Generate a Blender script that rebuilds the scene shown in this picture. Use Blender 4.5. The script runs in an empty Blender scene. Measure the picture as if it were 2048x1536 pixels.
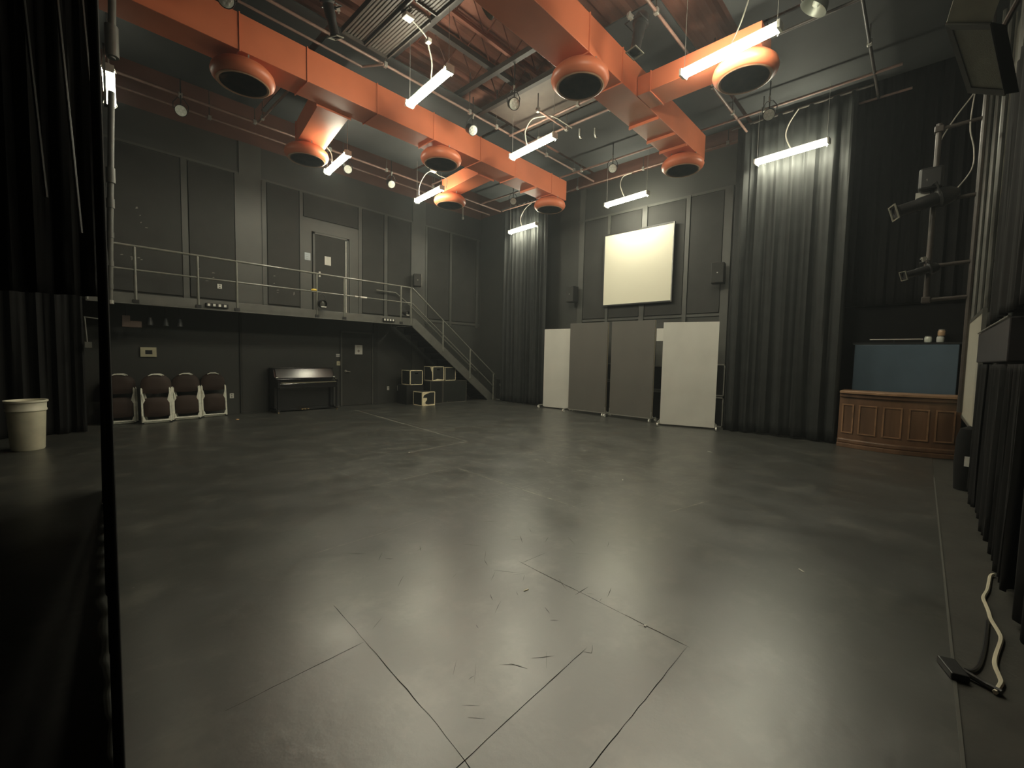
import bpy, bmesh, math, random
from mathutils import Vector, Matrix
random.seed(7)
D = bpy.data
SC = bpy.context.scene
COL = SC.collection
PI = math.pi

# ------------------------------------------------------------------ camera, world, exposure
cam_d = D.cameras.new('camera'); cam = D.objects.new('camera', cam_d); COL.objects.link(cam)
RT = Vector((0.68647082, -0.72686414, 0.02064805))
UP = Vector((0.03180201, 0.0583789, 0.99778782))
FW = Vector((0.7264616, 0.68429557, -0.06319115))
cam.matrix_world = Matrix(((RT.x, UP.x, -FW.x, 0), (RT.y, UP.y, -FW.y, 0), (RT.z, UP.z, -FW.z, 1.5), (0, 0, 0, 1)))
cam_d.sensor_fit = 'HORIZONTAL'; cam_d.sensor_width = 36.0
cam_d.lens = 868.9 / 2048 * 36.0
cam_d.clip_start = 0.02; cam_d.clip_end = 100
SC.camera = cam
W = D.worlds.new('world'); SC.world = W; W.use_nodes = True
W.node_tree.nodes['Background'].inputs[0].default_value = (0.0, 0.0, 0.0, 1)
W.node_tree.nodes['Background'].inputs[1].default_value = 0.0
# thin stage haze in the air: scatters the lamp light a little
_v = W.node_tree.nodes.new('ShaderNodeVolumeScatter')
_v.inputs['Color'].default_value = (0.86, 0.94, 1.0, 1); _v.inputs['Density'].default_value = 0.0032; _v.inputs['Anisotropy'].default_value = 0.5
W.node_tree.links.new(_v.outputs[0], W.node_tree.nodes['World Output'].inputs['Volume'])
SC.cycles.volume_bounces = 0
SC.view_settings.view_transform = 'Standard'; SC.view_settings.look = 'None'
SC.view_settings.gamma = 1.0; SC.view_settings.exposure = 0.0
SC.view_settings.use_curve_mapping = False
SC.cycles.use_denoising = True
SC.cycles.max_bounces = 7; SC.cycles.diffuse_bounces = 4; SC.cycles.glossy_bounces = 3; SC.cycles.adaptive_threshold = 0.02
SC.cycles.sample_clamp_indirect = 6.0
TUBE_W = 132.0            # strength of the fluorescent tubes
TUBE_C = (1.0, 0.96, 0.74)

# ------------------------------------------------------------------ materials
def lin(c):
    return tuple((v / 255 / 12.92) if v / 255 <= 0.04045 else ((v / 255 + 0.055) / 1.055) ** 2.4 for v in c)

MATS = {}
def mat(name, col, rough=0.6, metal=0.0, spec=0.5, var=0.12, scale=6.0, bump=0.0, bscale=40.0, stretch=None, wear=None, coat=0.0):
    """paint with soft noise variation, optional grain bump, optional worn patches of another colour"""
    if name in MATS: return MATS[name]
    m = D.materials.new(name); m.use_nodes = True; nt = m.node_tree; N = nt.nodes; L = nt.links
    b = N['Principled BSDF']
    b.inputs['Roughness'].default_value = rough; b.inputs['Metallic'].default_value = metal
    b.inputs['Specular IOR Level'].default_value = spec
    if coat: b.inputs['Coat Weight'].default_value = coat; b.inputs['Coat Roughness'].default_value = 0.08
    tc = N.new('ShaderNodeTexCoord'); mp = N.new('ShaderNodeMapping')
    L.new(tc.outputs['Object'], mp.inputs[0])
    if stretch: mp.inputs['Scale'].default_value = stretch
    nz = N.new('ShaderNodeTexNoise'); nz.inputs['Scale'].default_value = scale; nz.inputs['Detail'].default_value = 4
    L.new(mp.outputs[0], nz.inputs['Vector'])
    rp = N.new('ShaderNodeValToRGB')
    rp.color_ramp.elements[0].position = 0.3; rp.color_ramp.elements[1].position = 0.7
    rp.color_ramp.elements[0].color = tuple(max(0, v * (1 - var)) for v in col) + (1,)
    rp.color_ramp.elements[1].color = tuple(min(1, v * (1 + var)) for v in col) + (1,)
    L.new(nz.outputs['Fac'], rp.inputs[0])
    out = rp.outputs[0]
    if wear:
        wc, wscale, thr = wear
        wn = N.new('ShaderNodeTexNoise'); wn.inputs['Scale'].default_value = wscale; wn.inputs['Detail'].default_value = 6
        L.new(tc.outputs['Object'], wn.inputs['Vector'])
        wr = N.new('ShaderNodeValToRGB'); wr.color_ramp.elements[0].position = thr; wr.color_ramp.elements[1].position = thr + 0.03
        L.new(wn.outputs['Fac'], wr.inputs[0])
        mx = N.new('ShaderNodeMix'); mx.data_type = 'RGBA'
        L.new(wr.outputs[0], mx.inputs[0]); L.new(out, mx.inputs[6]); mx.inputs[7].default_value = tuple(wc) + (1,)
        out = mx.outputs[2]
    L.new(out, b.inputs['Base Color'])
    if bump:
        bn = N.new('ShaderNodeTexNoise'); bn.inputs['Scale'].default_value = bscale; bn.inputs['Detail'].default_value = 3
        L.new(mp.outputs[0], bn.inputs['Vector'])
        bp = N.new('ShaderNodeBump'); bp.inputs['Strength'].default_value = bump; bp.inputs['Distance'].default_value = 0.01
        L.new(bn.outputs['Fac'], bp.inputs['Height']); L.new(bp.outputs[0], b.inputs['Normal'])
    MATS[name] = m; return m

def emit(name, col, s):
    m = D.materials.new(name); m.use_nodes = True; nt = m.node_tree; nt.nodes.clear()
    e = nt.nodes.new('ShaderNodeEmission'); o = nt.nodes.new('ShaderNodeOutputMaterial')
    e.inputs[0].default_value = tuple(col) + (1,); e.inputs[1].default_value = s
    nt.links.new(e.outputs[0], o.inputs[0]); MATS[name] = m; return m

M_WALL = mat('black_wall_paint', (0.040, 0.041, 0.037), 0.55, var=0.10, scale=1.5, bump=0.15, bscale=60)
M_BATTEN = mat('black_batten_paint', (0.070, 0.071, 0.063), 0.5, var=0.1, scale=3)
M_PANEL = mat('black_panel_cloth', (0.029, 0.029, 0.026), 0.75, var=0.15, scale=2.5, bump=0.2, bscale=150)
M_BROWN = mat('red_brown_steel_paint', (0.20, 0.075, 0.05), 0.6, var=0.15, scale=2)
M_BROWNW = mat('dull_brown_upper_wall', (0.115, 0.052, 0.038), 0.7, var=0.2, scale=1.5)
M_DECK = mat('red_brown_roof_deck', (0.46, 0.20, 0.14), 0.7, var=0.2, scale=1.2, bump=0.2, bscale=20)
M_SHEET = mat('black_ceiling_cloth', (0.024, 0.026, 0.026), 0.8, var=0.2, scale=1.5)
M_ORANGE = mat('orange_duct_paint', (0.66, 0.185, 0.085), 0.42, var=0.08, scale=1.8, bump=0.1, bscale=8)
M_GRILLE = mat('dark_grille', (0.02, 0.02, 0.02), 0.6)
M_PIPE = mat('dark_pipe_paint', (0.055, 0.046, 0.040), 0.45, var=0.2, scale=9)
M_PIPEB = mat('brown_pipe_paint', (0.20, 0.12, 0.095), 0.45, var=0.2, scale=9)
M_STEEL = mat('grey_steel', (0.42, 0.41, 0.37), 0.35, metal=0.6)
M_CATW = mat('charcoal_steel_paint', (0.105, 0.105, 0.093), 0.4, var=0.15, scale=5)
M_RAIL = mat('charcoal_rail_paint', (0.17, 0.17, 0.145), 0.32, var=0.15, scale=8)
M_DRAPE = mat('black_velour', (0.019, 0.021, 0.020), 0.7, var=0.2, scale=4, spec=0.35)
M_BLACK = mat('black_plastic', (0.015, 0.015, 0.015), 0.4)
M_DEEP = mat('dull_black_cloth', (0.012, 0.012, 0.012), 0.9, spec=0.15)
M_GLOSS = mat('black_piano_lacquer', (0.008, 0.008, 0.009), 0.16, var=0.05, spec=0.6, coat=0.6)
M_BRASS = mat('brass', (0.85, 0.65, 0.32), 0.25, metal=1.0)
M_CREAM = mat('cream_plastic', (0.62, 0.58, 0.40), 0.45)
M_WHITE = mat('white_paint', (0.72, 0.71, 0.64), 0.45)
M_CHAIRF = mat('off_white_tube_enamel', (0.75, 0.75, 0.64), 0.35, var=0.15, scale=14)
M_CHAIRG = mat('grey_tube_enamel', (0.24, 0.25, 0.21), 0.4)
M_BROWNV = mat('brown_vinyl', (0.034, 0.020, 0.014), 0.6, spec=0.25, var=0.1, bump=0.1)
M_SCREEN = mat('cream_projection_cloth', (0.74, 0.71, 0.57), 0.8, var=0.015, scale=1)
M_FLATL = mat('light_grey_panel', (0.62, 0.605, 0.55), 0.6, var=0.05, scale=2, bump=0.05, bscale=120)
M_FLATD = mat('dark_taupe_panel', (0.125, 0.118, 0.103), 0.65, var=0.06, scale=2)
M_TRASH = mat('cream_bin_plastic', (0.50, 0.47, 0.35), 0.5)
M_WOOD = mat('stained_oak', (0.13, 0.070, 0.038), 0.4, var=0.35, scale=5, stretch=(1, 1, 0.12))
M_WOODL = mat('pale_worn_oak', (0.27, 0.16, 0.09), 0.4, var=0.2, scale=8)
M_WOODM = mat('worn_oak_moulding', (0.25, 0.14, 0.075), 0.3, var=0.3, scale=8)
M_BLUE = mat('slate_blue_laminate', (0.085, 0.125, 0.165), 0.3, var=0.08, scale=3)
M_BOARD = mat('white_board_enamel', (0.50, 0.48, 0.40), 0.4, var=0.06, scale=2)
M_CORR = mat('taupe_ribbed_metal', (0.085, 0.070, 0.060), 0.5)
M_WORN = mat('worn_black_crate_paint', (0.022, 0.024, 0.022), 0.45, wear=((0.62, 0.52, 0.33), 2.3, 0.60))
M_WORN2 = mat('scuffed_black_crate_paint', (0.020, 0.022, 0.020), 0.42, wear=((0.25, 0.22, 0.16), 9.0, 0.70))
M_RAWW = mat('bare_plywood_edge', (0.85, 0.74, 0.50), 0.6, var=0.2, scale=20)
M_MAROON = mat('maroon_black_paint', (0.045, 0.018, 0.018), 0.5)
M_PARW = mat('pale_lamp_lens', (0.70, 0.74, 0.66), 0.3)
M_YELLOW = mat('yellow_plastic', (0.80, 0.58, 0.08), 0.4)
M_PAPER = mat('white_paper', (0.72, 0.70, 0.64), 0.7)
M_PAPERB = mat('pale_blue_paper', (0.50, 0.55, 0.58), 0.7)
M_ORANGEP = mat('orange_paper', (0.85, 0.50, 0.22), 0.7)
M_CORDW = mat('ivory_cord', (0.62, 0.58, 0.44), 0.5)
M_CORDG = mat('grey_cord', (0.38, 0.36, 0.31), 0.5)
M_INK = mat('dark_ink', (0.03, 0.03, 0.035), 0.6)
M_SPKG = mat('grey_speaker_grille', (0.30, 0.30, 0.24), 0.5, bump=0.3, bscale=200)
M_LITWALL = mat('lit_wall_tone', (0.14, 0.135, 0.11), 0.6, var=0.15, scale=3)  # paler tone that stands for light on the right wall
M_GLASS = mat('clear_bottle_glass', (0.55, 0.56, 0.52), 0.15)
M_TUBE = emit('fluorescent_tube_glow', TUBE_C, TUBE_W)

# stage floor: painted hardboard sheets with joints, scuffs and dust
def floor_mat():
    m = D.materials.new('black_hardboard_stage_floor'); m.use_nodes = True; nt = m.node_tree; N = nt.nodes; L = nt.links
    b = N['Principled BSDF']; tc = N.new('ShaderNodeTexCoord')
    def mapping(sc=(1, 1, 1), loc=(0, 0, 0), rot=0):
        q = N.new('ShaderNodeMapping'); q.inputs['Scale'].default_value = sc; q.inputs['Location'].default_value = loc
        q.inputs['Rotation'].default_value = (0, 0, rot); L.new(tc.outputs['Object'], q.inputs[0]); return q.outputs[0]
    def noise(v, s, d=5, r=0.55):
        n = N.new('ShaderNodeTexNoise'); n.inputs['Scale'].default_value = s; n.inputs['Detail'].default_value = d
        n.inputs['Roughness'].default_value = r; L.new(v, n.inputs['Vector']); return n.outputs['Fac']
    def ramp(f, a, c, ca=(0, 0, 0, 1), cc=(1, 1, 1, 1)):
        r = N.new('ShaderNodeValToRGB'); r.color_ramp.elements[0].position = a; r.color_ramp.elements[1].position = c
        r.color_ramp.elements[0].color = ca; r.color_ramp.elements[1].color = cc; L.new(f, r.inputs[0]); return r.outputs[0]
    def mix(f, a, c, k=None):
        x = N.new('ShaderNodeMix'); x.data_type = 'RGBA'
        if f is None: x.inputs[0].default_value = k
        else: L.new(f, x.inputs[0])
        for i, v in ((6, a), (7, c)):
            if isinstance(v, tuple): x.inputs[i].default_value = v
            else: L.new(v, x.inputs[i])
        return x.outputs[2]
    def math_(op, a, c):
        x = N.new('ShaderNodeMath'); x.operation = op
        for i, v in ((0, a), (1, c)):
            if isinstance(v, float): x.inputs[i].default_value = v
            else: L.new(v, x.inputs[i])
        return x.outputs[0]
    base = ramp(noise(mapping(), 0.6, 4), 0.3, 0.75, (0.026, 0.027, 0.024, 1), (0.044, 0.044, 0.038, 1))
    # cloudy dusty traffic marks
    dust = ramp(noise(mapping((1, 1, 1), (3, 1, 0)), 2.2, 8, 0.7), 0.52, 0.80)
    col = mix(math_('MULTIPLY', dust, 0.6), base, (0.15, 0.145, 0.12, 1))
    vd = N.new('ShaderNodeVectorMath'); vd.operation = 'DISTANCE'; L.new(mapping(), vd.inputs[0]); vd.inputs[1].default_value = (5.0, 4.9, 0)
    worn = ramp(math_('DIVIDE', vd.outputs['Value'], 6.0), 0.35, 0.62, (1, 1, 1, 1), (0, 0, 0, 1))     # chalky, well trodden middle of the hall
    # pale scuffs
    sc = ramp(noise(mapping((1, 5, 1), (0, 0, 0), 0.5), 3.5, 8, 0.65), 0.66, 0.74)
    col = mix(math_('MULTIPLY', math_('MULTIPLY', sc, worn), 0.8), col, (0.22, 0.21, 0.17, 1))
    sc2 = ramp(noise(mapping((6, 1, 1), (7, 2, 0), 0.25), 3.0, 8, 0.7), 0.67, 0.72)
    col = mix(math_('MULTIPLY', math_('MULTIPLY', sc2, worn), 0.8), col, (0.22, 0.21, 0.17, 1))
    # dark heel scratches
    dk = ramp(noise(mapping((9, 1, 1), (1, 5, 0), 0.55), 2.4, 6, 0.6), 0.70, 0.73)
    col = mix(math_('MULTIPLY', dk, 0.85), col, (0.015, 0.015, 0.012, 1))
    dk2 = ramp(noise(mapping((1, 10, 1), (4, 2, 0), -0.2), 2.0, 6, 0.6), 0.71, 0.74)
    col = mix(math_('MULTIPLY', dk2, 0.85), col, (0.015, 0.015, 0.012, 1))
    # sheet joints 1.22 x 2.44 m, broken up by noise
    bt = N.new('ShaderNodeTexBrick'); L.new(mapping((1, 1, 1), (-0.02, -0.82, 0)), bt.inputs['Vector'])
    bt.offset = 0.5; bt.inputs['Scale'].default_value = 1.0; bt.inputs['Mortar Size'].default_value = 0.008
    bt.inputs['Brick Width'].default_value = 2.44; bt.inputs['Row Height'].default_value = 1.22
    bt.inputs['Mortar Smooth'].default_value = 0.0
    chalk = ramp(noise(mapping((1.6, 1, 1), (2, 3, 0), 0.3), 5.0, 9, 0.72), 0.50, 0.72)
    col = mix(math_('MULTIPLY', math_('MULTIPLY', chalk, worn), 0.75), col, (0.17, 0.165, 0.14, 1))
    jm = math_('MULTIPLY', bt.outputs['Fac'], ramp(noise(mapping(), 0.9, 3), 0.40, 0.52))
    jc = mix(worn, (0.006, 0.006, 0.005, 1), (0.30, 0.29, 0.24, 1))
    col = mix(math_('MULTIPLY', jm, 0.18), col, jc)
    # tiny specks
    vo = N.new('ShaderNodeTexVoronoi'); vo.inputs['Scale'].default_value = 2.2; L.new(mapping((1, 1, 1), (0.3, 0.7, 0)), vo.inputs['Vector'])
    sp = ramp(vo.outputs['Distance'], 0.012, 0.02, (1, 1, 1, 1), (0, 0, 0, 1))
    col = mix(math_('MULTIPLY', sp, 0.5), col, (0.25, 0.24, 0.2, 1))
    L.new(col, b.inputs['Base Color'])
    rg = ramp(noise(mapping((1, 1, 1), (2, 8, 0)), 1.6, 7, 0.65), 0.3, 0.75, (0.29, 0.29, 0.29, 1), (0.42, 0.42, 0.42, 1))
    L.new(rg, b.inputs['Roughness']); b.inputs['Specular IOR Level'].default_value = 1.0; b.inputs['IOR'].default_value = 1.7
    bp = N.new('ShaderNodeBump'); bp.inputs['Strength'].default_value = 0.22; bp.inputs['Distance'].default_value = 0.01
    L.new(noise(mapping(), 9.0, 8, 0.62), bp.inputs['Height']); L.new(bp.outputs[0], b.inputs['Normal'])
    return m
M_FLOOR = floor_mat()
M_APRON = mat('dull_concrete_paint', (0.035, 0.034, 0.028), 0.6, var=0.3, scale=4, bump=0.2, bscale=30)

# ------------------------------------------------------------------ mesh helpers
class MB:
    def __init__(s): s.bm = bmesh.new()
    def face(s, pts):
        s.bm.faces.new([s.bm.verts.new(p) for p in pts]); return s
    def box(s, x0, y0, z0, x1, y1, z1, M=None):
        c = [(x0, y0, z0), (x1, y0, z0), (x1, y1, z0), (x0, y1, z0), (x0, y0, z1), (x1, y0, z1), (x1, y1, z1), (x0, y1, z1)]
        v = [s.bm.verts.new(M @ Vector(p) if M else p) for p in c]
        for f in ((0, 3, 2, 1), (4, 5, 6, 7), (0, 1, 5, 4), (1, 2, 6, 5), (2, 3, 7, 6), (3, 0, 4, 7)): s.bm.faces.new([v[i] for i in f])
        return s
    def prism(s, poly, a, b, axis='y'):
        """poly of 2D points extruded from a to b along axis (poly in the other two axes, x-z, y-z or x-y)"""
        def P(p, t):
            return {'y': (p[0], t, p[1]), 'x': (t, p[0], p[1]), 'z': (p[0], p[1], t)}[axis]
        A = [s.bm.verts.new(P(p, a)) for p in poly]; B = [s.bm.verts.new(P(p, b)) for p in poly]
        s.bm.faces.new(A); s.bm.faces.new(list(reversed(B)))
        n = len(poly)
        for i in range(n): s.bm.faces.new([A[i], B[i], B[(i + 1) % n], A[(i + 1) % n]])
        return s
    def tube(s, pts, r, n=8, cap=True, flat=1.0):
        pts = [Vector(p) for p in pts]; rings = []
        prev = None
        for i, p in enumerate(pts):
            d = (pts[min(i + 1, len(pts) - 1)] - pts[max(i - 1, 0)]).normalized()
            if prev is None:
                u = d.cross(Vector((0, 0, 1)))
                if u.length < 0.05: u = d.cross(Vector((0, 1, 0)))
                u.normalize()
            else:
                u = (prev - d * prev.dot(d)).normalized()
            prev = u; w = d.cross(u)
            rr = r[i] if isinstance(r, (list, tuple)) else r
            rings.append([s.bm.verts.new(p + (u * math.cos(2 * PI * k / n) + w * math.sin(2 * PI * k / n) * flat) * rr) for k in range(n)])
        for a, b in zip(rings, rings[1:]):
            for k in range(n): s.bm.faces.new([a[k], b[k], b[(k + 1) % n], a[(k + 1) % n]])
        if cap: s.bm.faces.new(rings[0]); s.bm.faces.new(list(reversed(rings[-1])))
        return s
    def lathe(s, prof, c=(0, 0, 0), n=32, M=None):
        """prof: list of (r, z) revolved about z at c"""
        rings = []
        for r, z in prof:
            rings.append([Vector((c[0] + r * math.cos(2 * PI * k / n), c[1] + r * math.sin(2 * PI * k / n), c[2] + z)) for k in range(n)])
        V = [[s.bm.verts.new(M @ p if M else p) for p in R] for R in rings]
        for a, b in zip(V, V[1:]):
            for k in range(n): s.bm.faces.new([a[k], a[(k + 1) % n], b[(k + 1) % n], b[k]])
        if prof[0][0] > 1e-4: s.bm.faces.new(list(reversed(V[0])))
        if prof[-1][0] > 1e-4: s.bm.faces.new(V[-1])
        return s

def build(name, mb, m, parent=None, bevel=0.0, smooth=False, sub=0, thick=0.0):
    bm = mb.bm if isinstance(mb, MB) else mb
    bmesh.ops.remove_doubles(bm, verts=bm.verts, dist=1e-6)
    bmesh.ops.recalc_face_normals(bm, faces=bm.faces)
    me = D.meshes.new(name); bm.to_mesh(me); bm.free()
    o = D.objects.new(name, me); COL.objects.link(o); me.materials.append(m)
    if smooth:
        for p in me.polygons: p.use_smooth = True
        try: me.set_sharp_from_angle(angle=math.radians(40))
        except Exception: pass
    if thick:
        q = o.modifiers.new('thickness', 'SOLIDIFY'); q.thickness = thick
    if bevel:
        q = o.modifiers.new('edge', 'BEVEL'); q.width = bevel; q.segments = 2; q.limit_method = 'ANGLE'
    if sub:
        q = o.modifiers.new('soft', 'SUBSURF'); q.levels = sub; q.render_levels = sub
    if parent is not None:
        o.parent = parent
        o.matrix_parent_inverse = Matrix()
    return o

def tag(o, label=None, cat=None, group=None, kind=None):
    if label: o['label'] = label
    if cat: o['category'] = cat
    if group: o['group'] = group
    if kind: o['kind'] = kind
    return o
def thing(name, label, cat, loc=(0, 0, 0), rz=0.0, group=None):
    o = D.objects.new(name, None); COL.objects.link(o); o.location = loc; o.rotation_euler = (0, 0, rz)
    o.empty_display_size = 0.1
    return tag(o, label, cat, group)
def struct(name, mb, m, **k):
    return tag(build(name, mb, m, **k), kind='structure')
def dup(root, loc=None, rot=None, label=None, group=None):
    r = root.copy(); COL.objects.link(r)
    if loc is not None: r.location = loc
    if rot is not None: r.rotation_euler = rot
    if label: r['label'] = label
    if group: r['group'] = group
    for ch in list(root.children):
        c = ch.copy(); COL.objects.link(c); c.parent = r
        for g in list(ch.children):
            d = g.copy(); COL.objects.link(d); d.parent = c
    return r

YA, XB, YR = 11.9, 10.85, -0.62      # catwalk wall, screen wall, right wall
ZT = 6.38                            # height where the black paint stops
ZD = 7.75                            # roof deck

# ------------------------------------------------------------------ room shell
FL = struct('floor', MB().box(-3, -0.2, -0.1, XB, YA, 0), M_FLOOR)
M_KERF = mat('dirt_in_joint', (0.010, 0.010, 0.009), 0.8, spec=0.2)
M_CHALK = mat('chalky_joint_dust', (0.36, 0.35, 0.30), 0.8, var=0.5, scale=14, spec=0.2)
def ribbon(mb, pts, w, wob=0.004, z=0.0006):
    P = [Vector((p[0], p[1], z)) for p in pts]; line = []
    for a, b in zip(P, P[1:]):
        n = max(2, int((b - a).length / 0.06))
        for k in range(n): line.append(a.lerp(b, k / n) + Vector((random.uniform(-wob, wob), random.uniform(-wob, wob), 0)))
    line.append(P[-1]); prev = None
    for i, p in enumerate(line):
        d = (line[min(i + 1, len(line) - 1)] - line[max(i - 1, 0)]).normalized(); nrm = Vector((-d.y, d.x, 0))
        ww = w * random.uniform(0.35, 1.1) * (0.25 if i in (0, len(line) - 1) else 1)
        cur = (mb.bm.verts.new(p + nrm * ww / 2), mb.bm.verts.new(p - nrm * ww / 2))
        if prev: mb.bm.faces.new([prev[0], prev[1], cur[1], cur[0]])
        prev = cur
for pts, w in (([(2.31, 2.07), (2.25, 0.91), (2.245, 0.80)], .008), ([(2.24, 0.81), (1.33, 0.80), (1.0, 0.80)], .006), ([(1.11, 2.47), (1.03, 1.35), (0.98, 0.95)], .006),
               ([(1.07, 2.03), (0.45, 2.03)], .006), ([(1.86, 1.18), (1.5, 1.17), (0.99, 1.15), (0.6, 1.13)], .006), ([(2.30, 2.04), (2.56, 2.02)], .005), ([(1.9, 1.17), (1.84, 1.14), (1.82, 1.18)], .006)):
    k = MB(); ribbon(k, pts, w * 0.7, 0.002); build('sheet_joint', k, M_KERF, FL)
for pts, w in (([(5.5, 10.9), (5.2, 8.2), (4.95, 5.71)], .016), ([(4.95, 5.71), (3.71, 5.64)], .014), ([(4.86, 4.41), (6.09, 4.44)], .014), ([(3.67, 4.42), (3.58, 2.44)], .012),
               ([(4.86, 4.31), (4.80, 3.06)], .010), ([(3.51, 4.48), (2.42, 4.46)], .010), ([(4.12, 1.74), (4.80, 1.58)], .008), ([(6.5, 4.42), (7.3, 4.36)], .012), ([(2.38, 3.21), (1.3, 3.22)], .005)):
    k = MB(); ribbon(k, pts, w, 0.003); build('chalky_joint', k, M_CHALK, FL)
k = MB(); random.seed(41)
for i in range(46):
    cx, cy = random.choice(((1.95, 1.9), (1.75, 2.6), (2.6, 2.1), (1.5, 1.5), (2.4, 1.4))); cx += random.gauss(0, .22); cy += random.gauss(0, .22)
    a = random.choice((0.4, 0.9, 2.3)) + random.gauss(0, 0.25); L_ = random.uniform(0.03, 0.16)
    ribbon(k, [(cx, cy), (cx + L_ * math.cos(a), cy + L_ * math.sin(a))], random.uniform(0.002, 0.006), 0.002)
tag(build('scratches', k, M_KERF, FL), kind='stuff')
k = MB(); random.seed(43)
for i in range(120):
    cx, cy = random.gauss(4.9, 1.5), random.gauss(5.2, 1.7); a = random.choice((0.2, 1.2, 2.6)) + random.gauss(0, 0.4); L_ = random.uniform(0.04, 0.35)
    if cy < 0.2 or cx > 9: continue
    ribbon(k, [(cx, cy), (cx + L_ * math.cos(a) * .5, cy + L_ * math.sin(a) * .6), (cx + L_ * math.cos(a), cy + L_ * math.sin(a))], random.uniform(0.004, 0.012), 0.006)
tag(build('chalk_scuffs', k, mat('faint_chalk', (0.15, 0.146, 0.125), 0.6, var=0.4, scale=10), FL), kind='stuff')
struct('trim_1', MB().box(-3, YR, -0.1, XB, -0.2, -0.004), M_APRON)
struct('trim_2', MB().box(-3, -0.206, -0.02, 8.06, -0.194, 0.002), M_CATW)
struct('wall_left', MB().box(-3, YA, 0, XB, YA + 0.2, ZT), M_WALL)
struct('wall_back', MB().box(XB, YR, 0, XB + 0.2, YA + 0.2, ZT + 0.06), M_WALL)
struct('trim_3', MB().box(-3, YA + 0.02, ZT, XB, YA + 0.2, ZD), M_BROWNW)
struct('trim_4', MB().box(XB + 0.02, YR, ZT + 0.06, XB + 0.2, YA + 0.2, ZD), M_BROWNW)
struct('wall_right', MB().box(-3, YR - 0.2, 0, XB, YR, ZD), M_WALL)
struct('wall_front', MB().box(-3.2, YR - 0.2, 0, -3, YA + 0.2, ZD), M_DEEP)
# ribbed steel deck
dk = MB(); y = YR
while y < YA:
    dk.prism([(y, ZD + 0.04), (y + 0.06, ZD), (y + 0.14, ZD), (y + 0.2, ZD + 0.04), (y + 0.3, ZD + 0.04), (y + 0.3, ZD + 0.08), (y, ZD + 0.08)], -3, XB, 'x'); y += 0.3
struct('ceiling', dk, M_DECK)

# battens and broad frames that stand proud of the catwalk wall
struct('trim_5', MB().box(XB - 0.02, YR, 0, XB, 1.25, 2.6), M_DEEP)  # dark sheet that paints shade onto the low wall behind the bar
n_trim = [6]
def trim(mb, m=M_BATTEN, bevel=0.0):
    o = struct('trim_%d' % n_trim[0], mb, m, bevel=bevel); n_trim[0] += 1; return o
for a, b in ((2.04, 2.15), (3.05, 3.15), (3.62, 3.72), (4.50, 4.58), (6.11, 6.21), (6.92, 7.03), (7.86, 7.92), (8.40, 8.47), (9.39, 9.49), (10.6, 10.7)):
    trim(MB().box(a, YA - 0.045, 2.5, b, YA, 5.62))
trim(MB().box(3.15, YA - 0.03, 2.5, 3.62, YA, ZT))        # broad pilasters
trim(MB().box(7.92, YA - 0.03, 0, 8.40, YA, ZT))
trim(MB().box(0, YA - 0.02, 5.62, 10.8, YA, 5.67))
trim(MB().box(3.10, YA - 0.03, 0, 3.15, YA, 2.4), M_PANEL)
trim(MB().box(6.58, YA - 0.06, 0, 6.70, YA, 2.4), M_PANEL)
trim(MB().box(8.4, YA - 0.02, 2.58, 10.8, YA, 2.66))
# screen wall
for a, b in ((7.40, 7.57), (6.54, 6.62), (5.45, 5.59), (4.33, 4.43), (3.36, 3.54)):
    trim(MB().box(XB - 0.05, a, 0, XB, b, 5.5 if b < 7.5 else ZT))
trim(MB().box(XB - 0.03, 3.4, 5.46, XB, 7.6, 5.52))
trim(MB().box(XB - 0.03, 3.4, 2.56, XB, 7.6, 2.62))
# door surround on the gallery
trim(MB().box(4.58, YA - 0.03, 4.92, 6.11, YA, 4.99))
trim(MB().box(4.58, YA - 0.028, 2.52, 4.80, YA, 4.92).box(5.84, YA - 0.028, 2.52, 6.11, YA, 4.92).box(4.80, YA - 0.028, 4.68, 5.84, YA, 4.92))

# acoustic panels hung on both walls
def panel(axis, a, b, z0, z1, label, t=0.035):
    if axis == 'A': o = build('acoustic_panel', MB().box(a, YA - t, z0, b, YA - 0.004, z1), M_PANEL, bevel=0.006)
    else: o = build('acoustic_panel', MB().box(XB - t, a, z0, XB - 0.004, b, z1), M_PANEL, bevel=0.006)
    return tag(o, label, 'wall panel', 'acoustic panels on the catwalk wall' if axis == 'A' else 'acoustic panels around the projection screen')
panel('A', 0.60, 2.03, 2.68, 5.60, 'wide black cloth wall panel at the far left end of the catwalk')
panel('A', 2.17, 3.04, 2.68, 5.60, 'black cloth wall panel behind the catwalk above the white outlet and strip of tape marks')
panel('A', 3.74, 4.49, 2.68, 5.60, 'black cloth wall panel between the broad pilaster and the gallery door surround')
panel('A', 4.60, 6.09, 5.02, 5.60, 'short wide black cloth panel right above the gallery door')
panel('A', 6.23, 6.90, 2.68, 5.60, 'narrow black cloth panel just right of the gallery door surround')
panel('A', 7.05, 7.84, 2.68, 5.60, 'black cloth panel behind the top end of the catwalk railing')
panel('A', 8.49, 9.37, 2.68, 5.60, 'black cloth panel above the upper half of the staircase')
panel('A', 9.51, 10.58, 2.68, 5.60, 'black cloth panel next to the dark room corner above the stairs')
panel('B', 6.63, 7.38, 2.64, 5.44, 'black cloth panel between the faint left wall speaker and the projection screen')
panel('B', 5.61, 6.52, 2.64, 5.44, 'black cloth panel mostly hidden behind the left half of the screen')
panel('B', 4.45, 5.43, 2.64, 5.44, 'black cloth panel mostly hidden behind the right half of the screen')
panel('B', 3.56, 4.31, 2.64, 5.44, 'black cloth panel between the screen and the right wall speaker')

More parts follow.
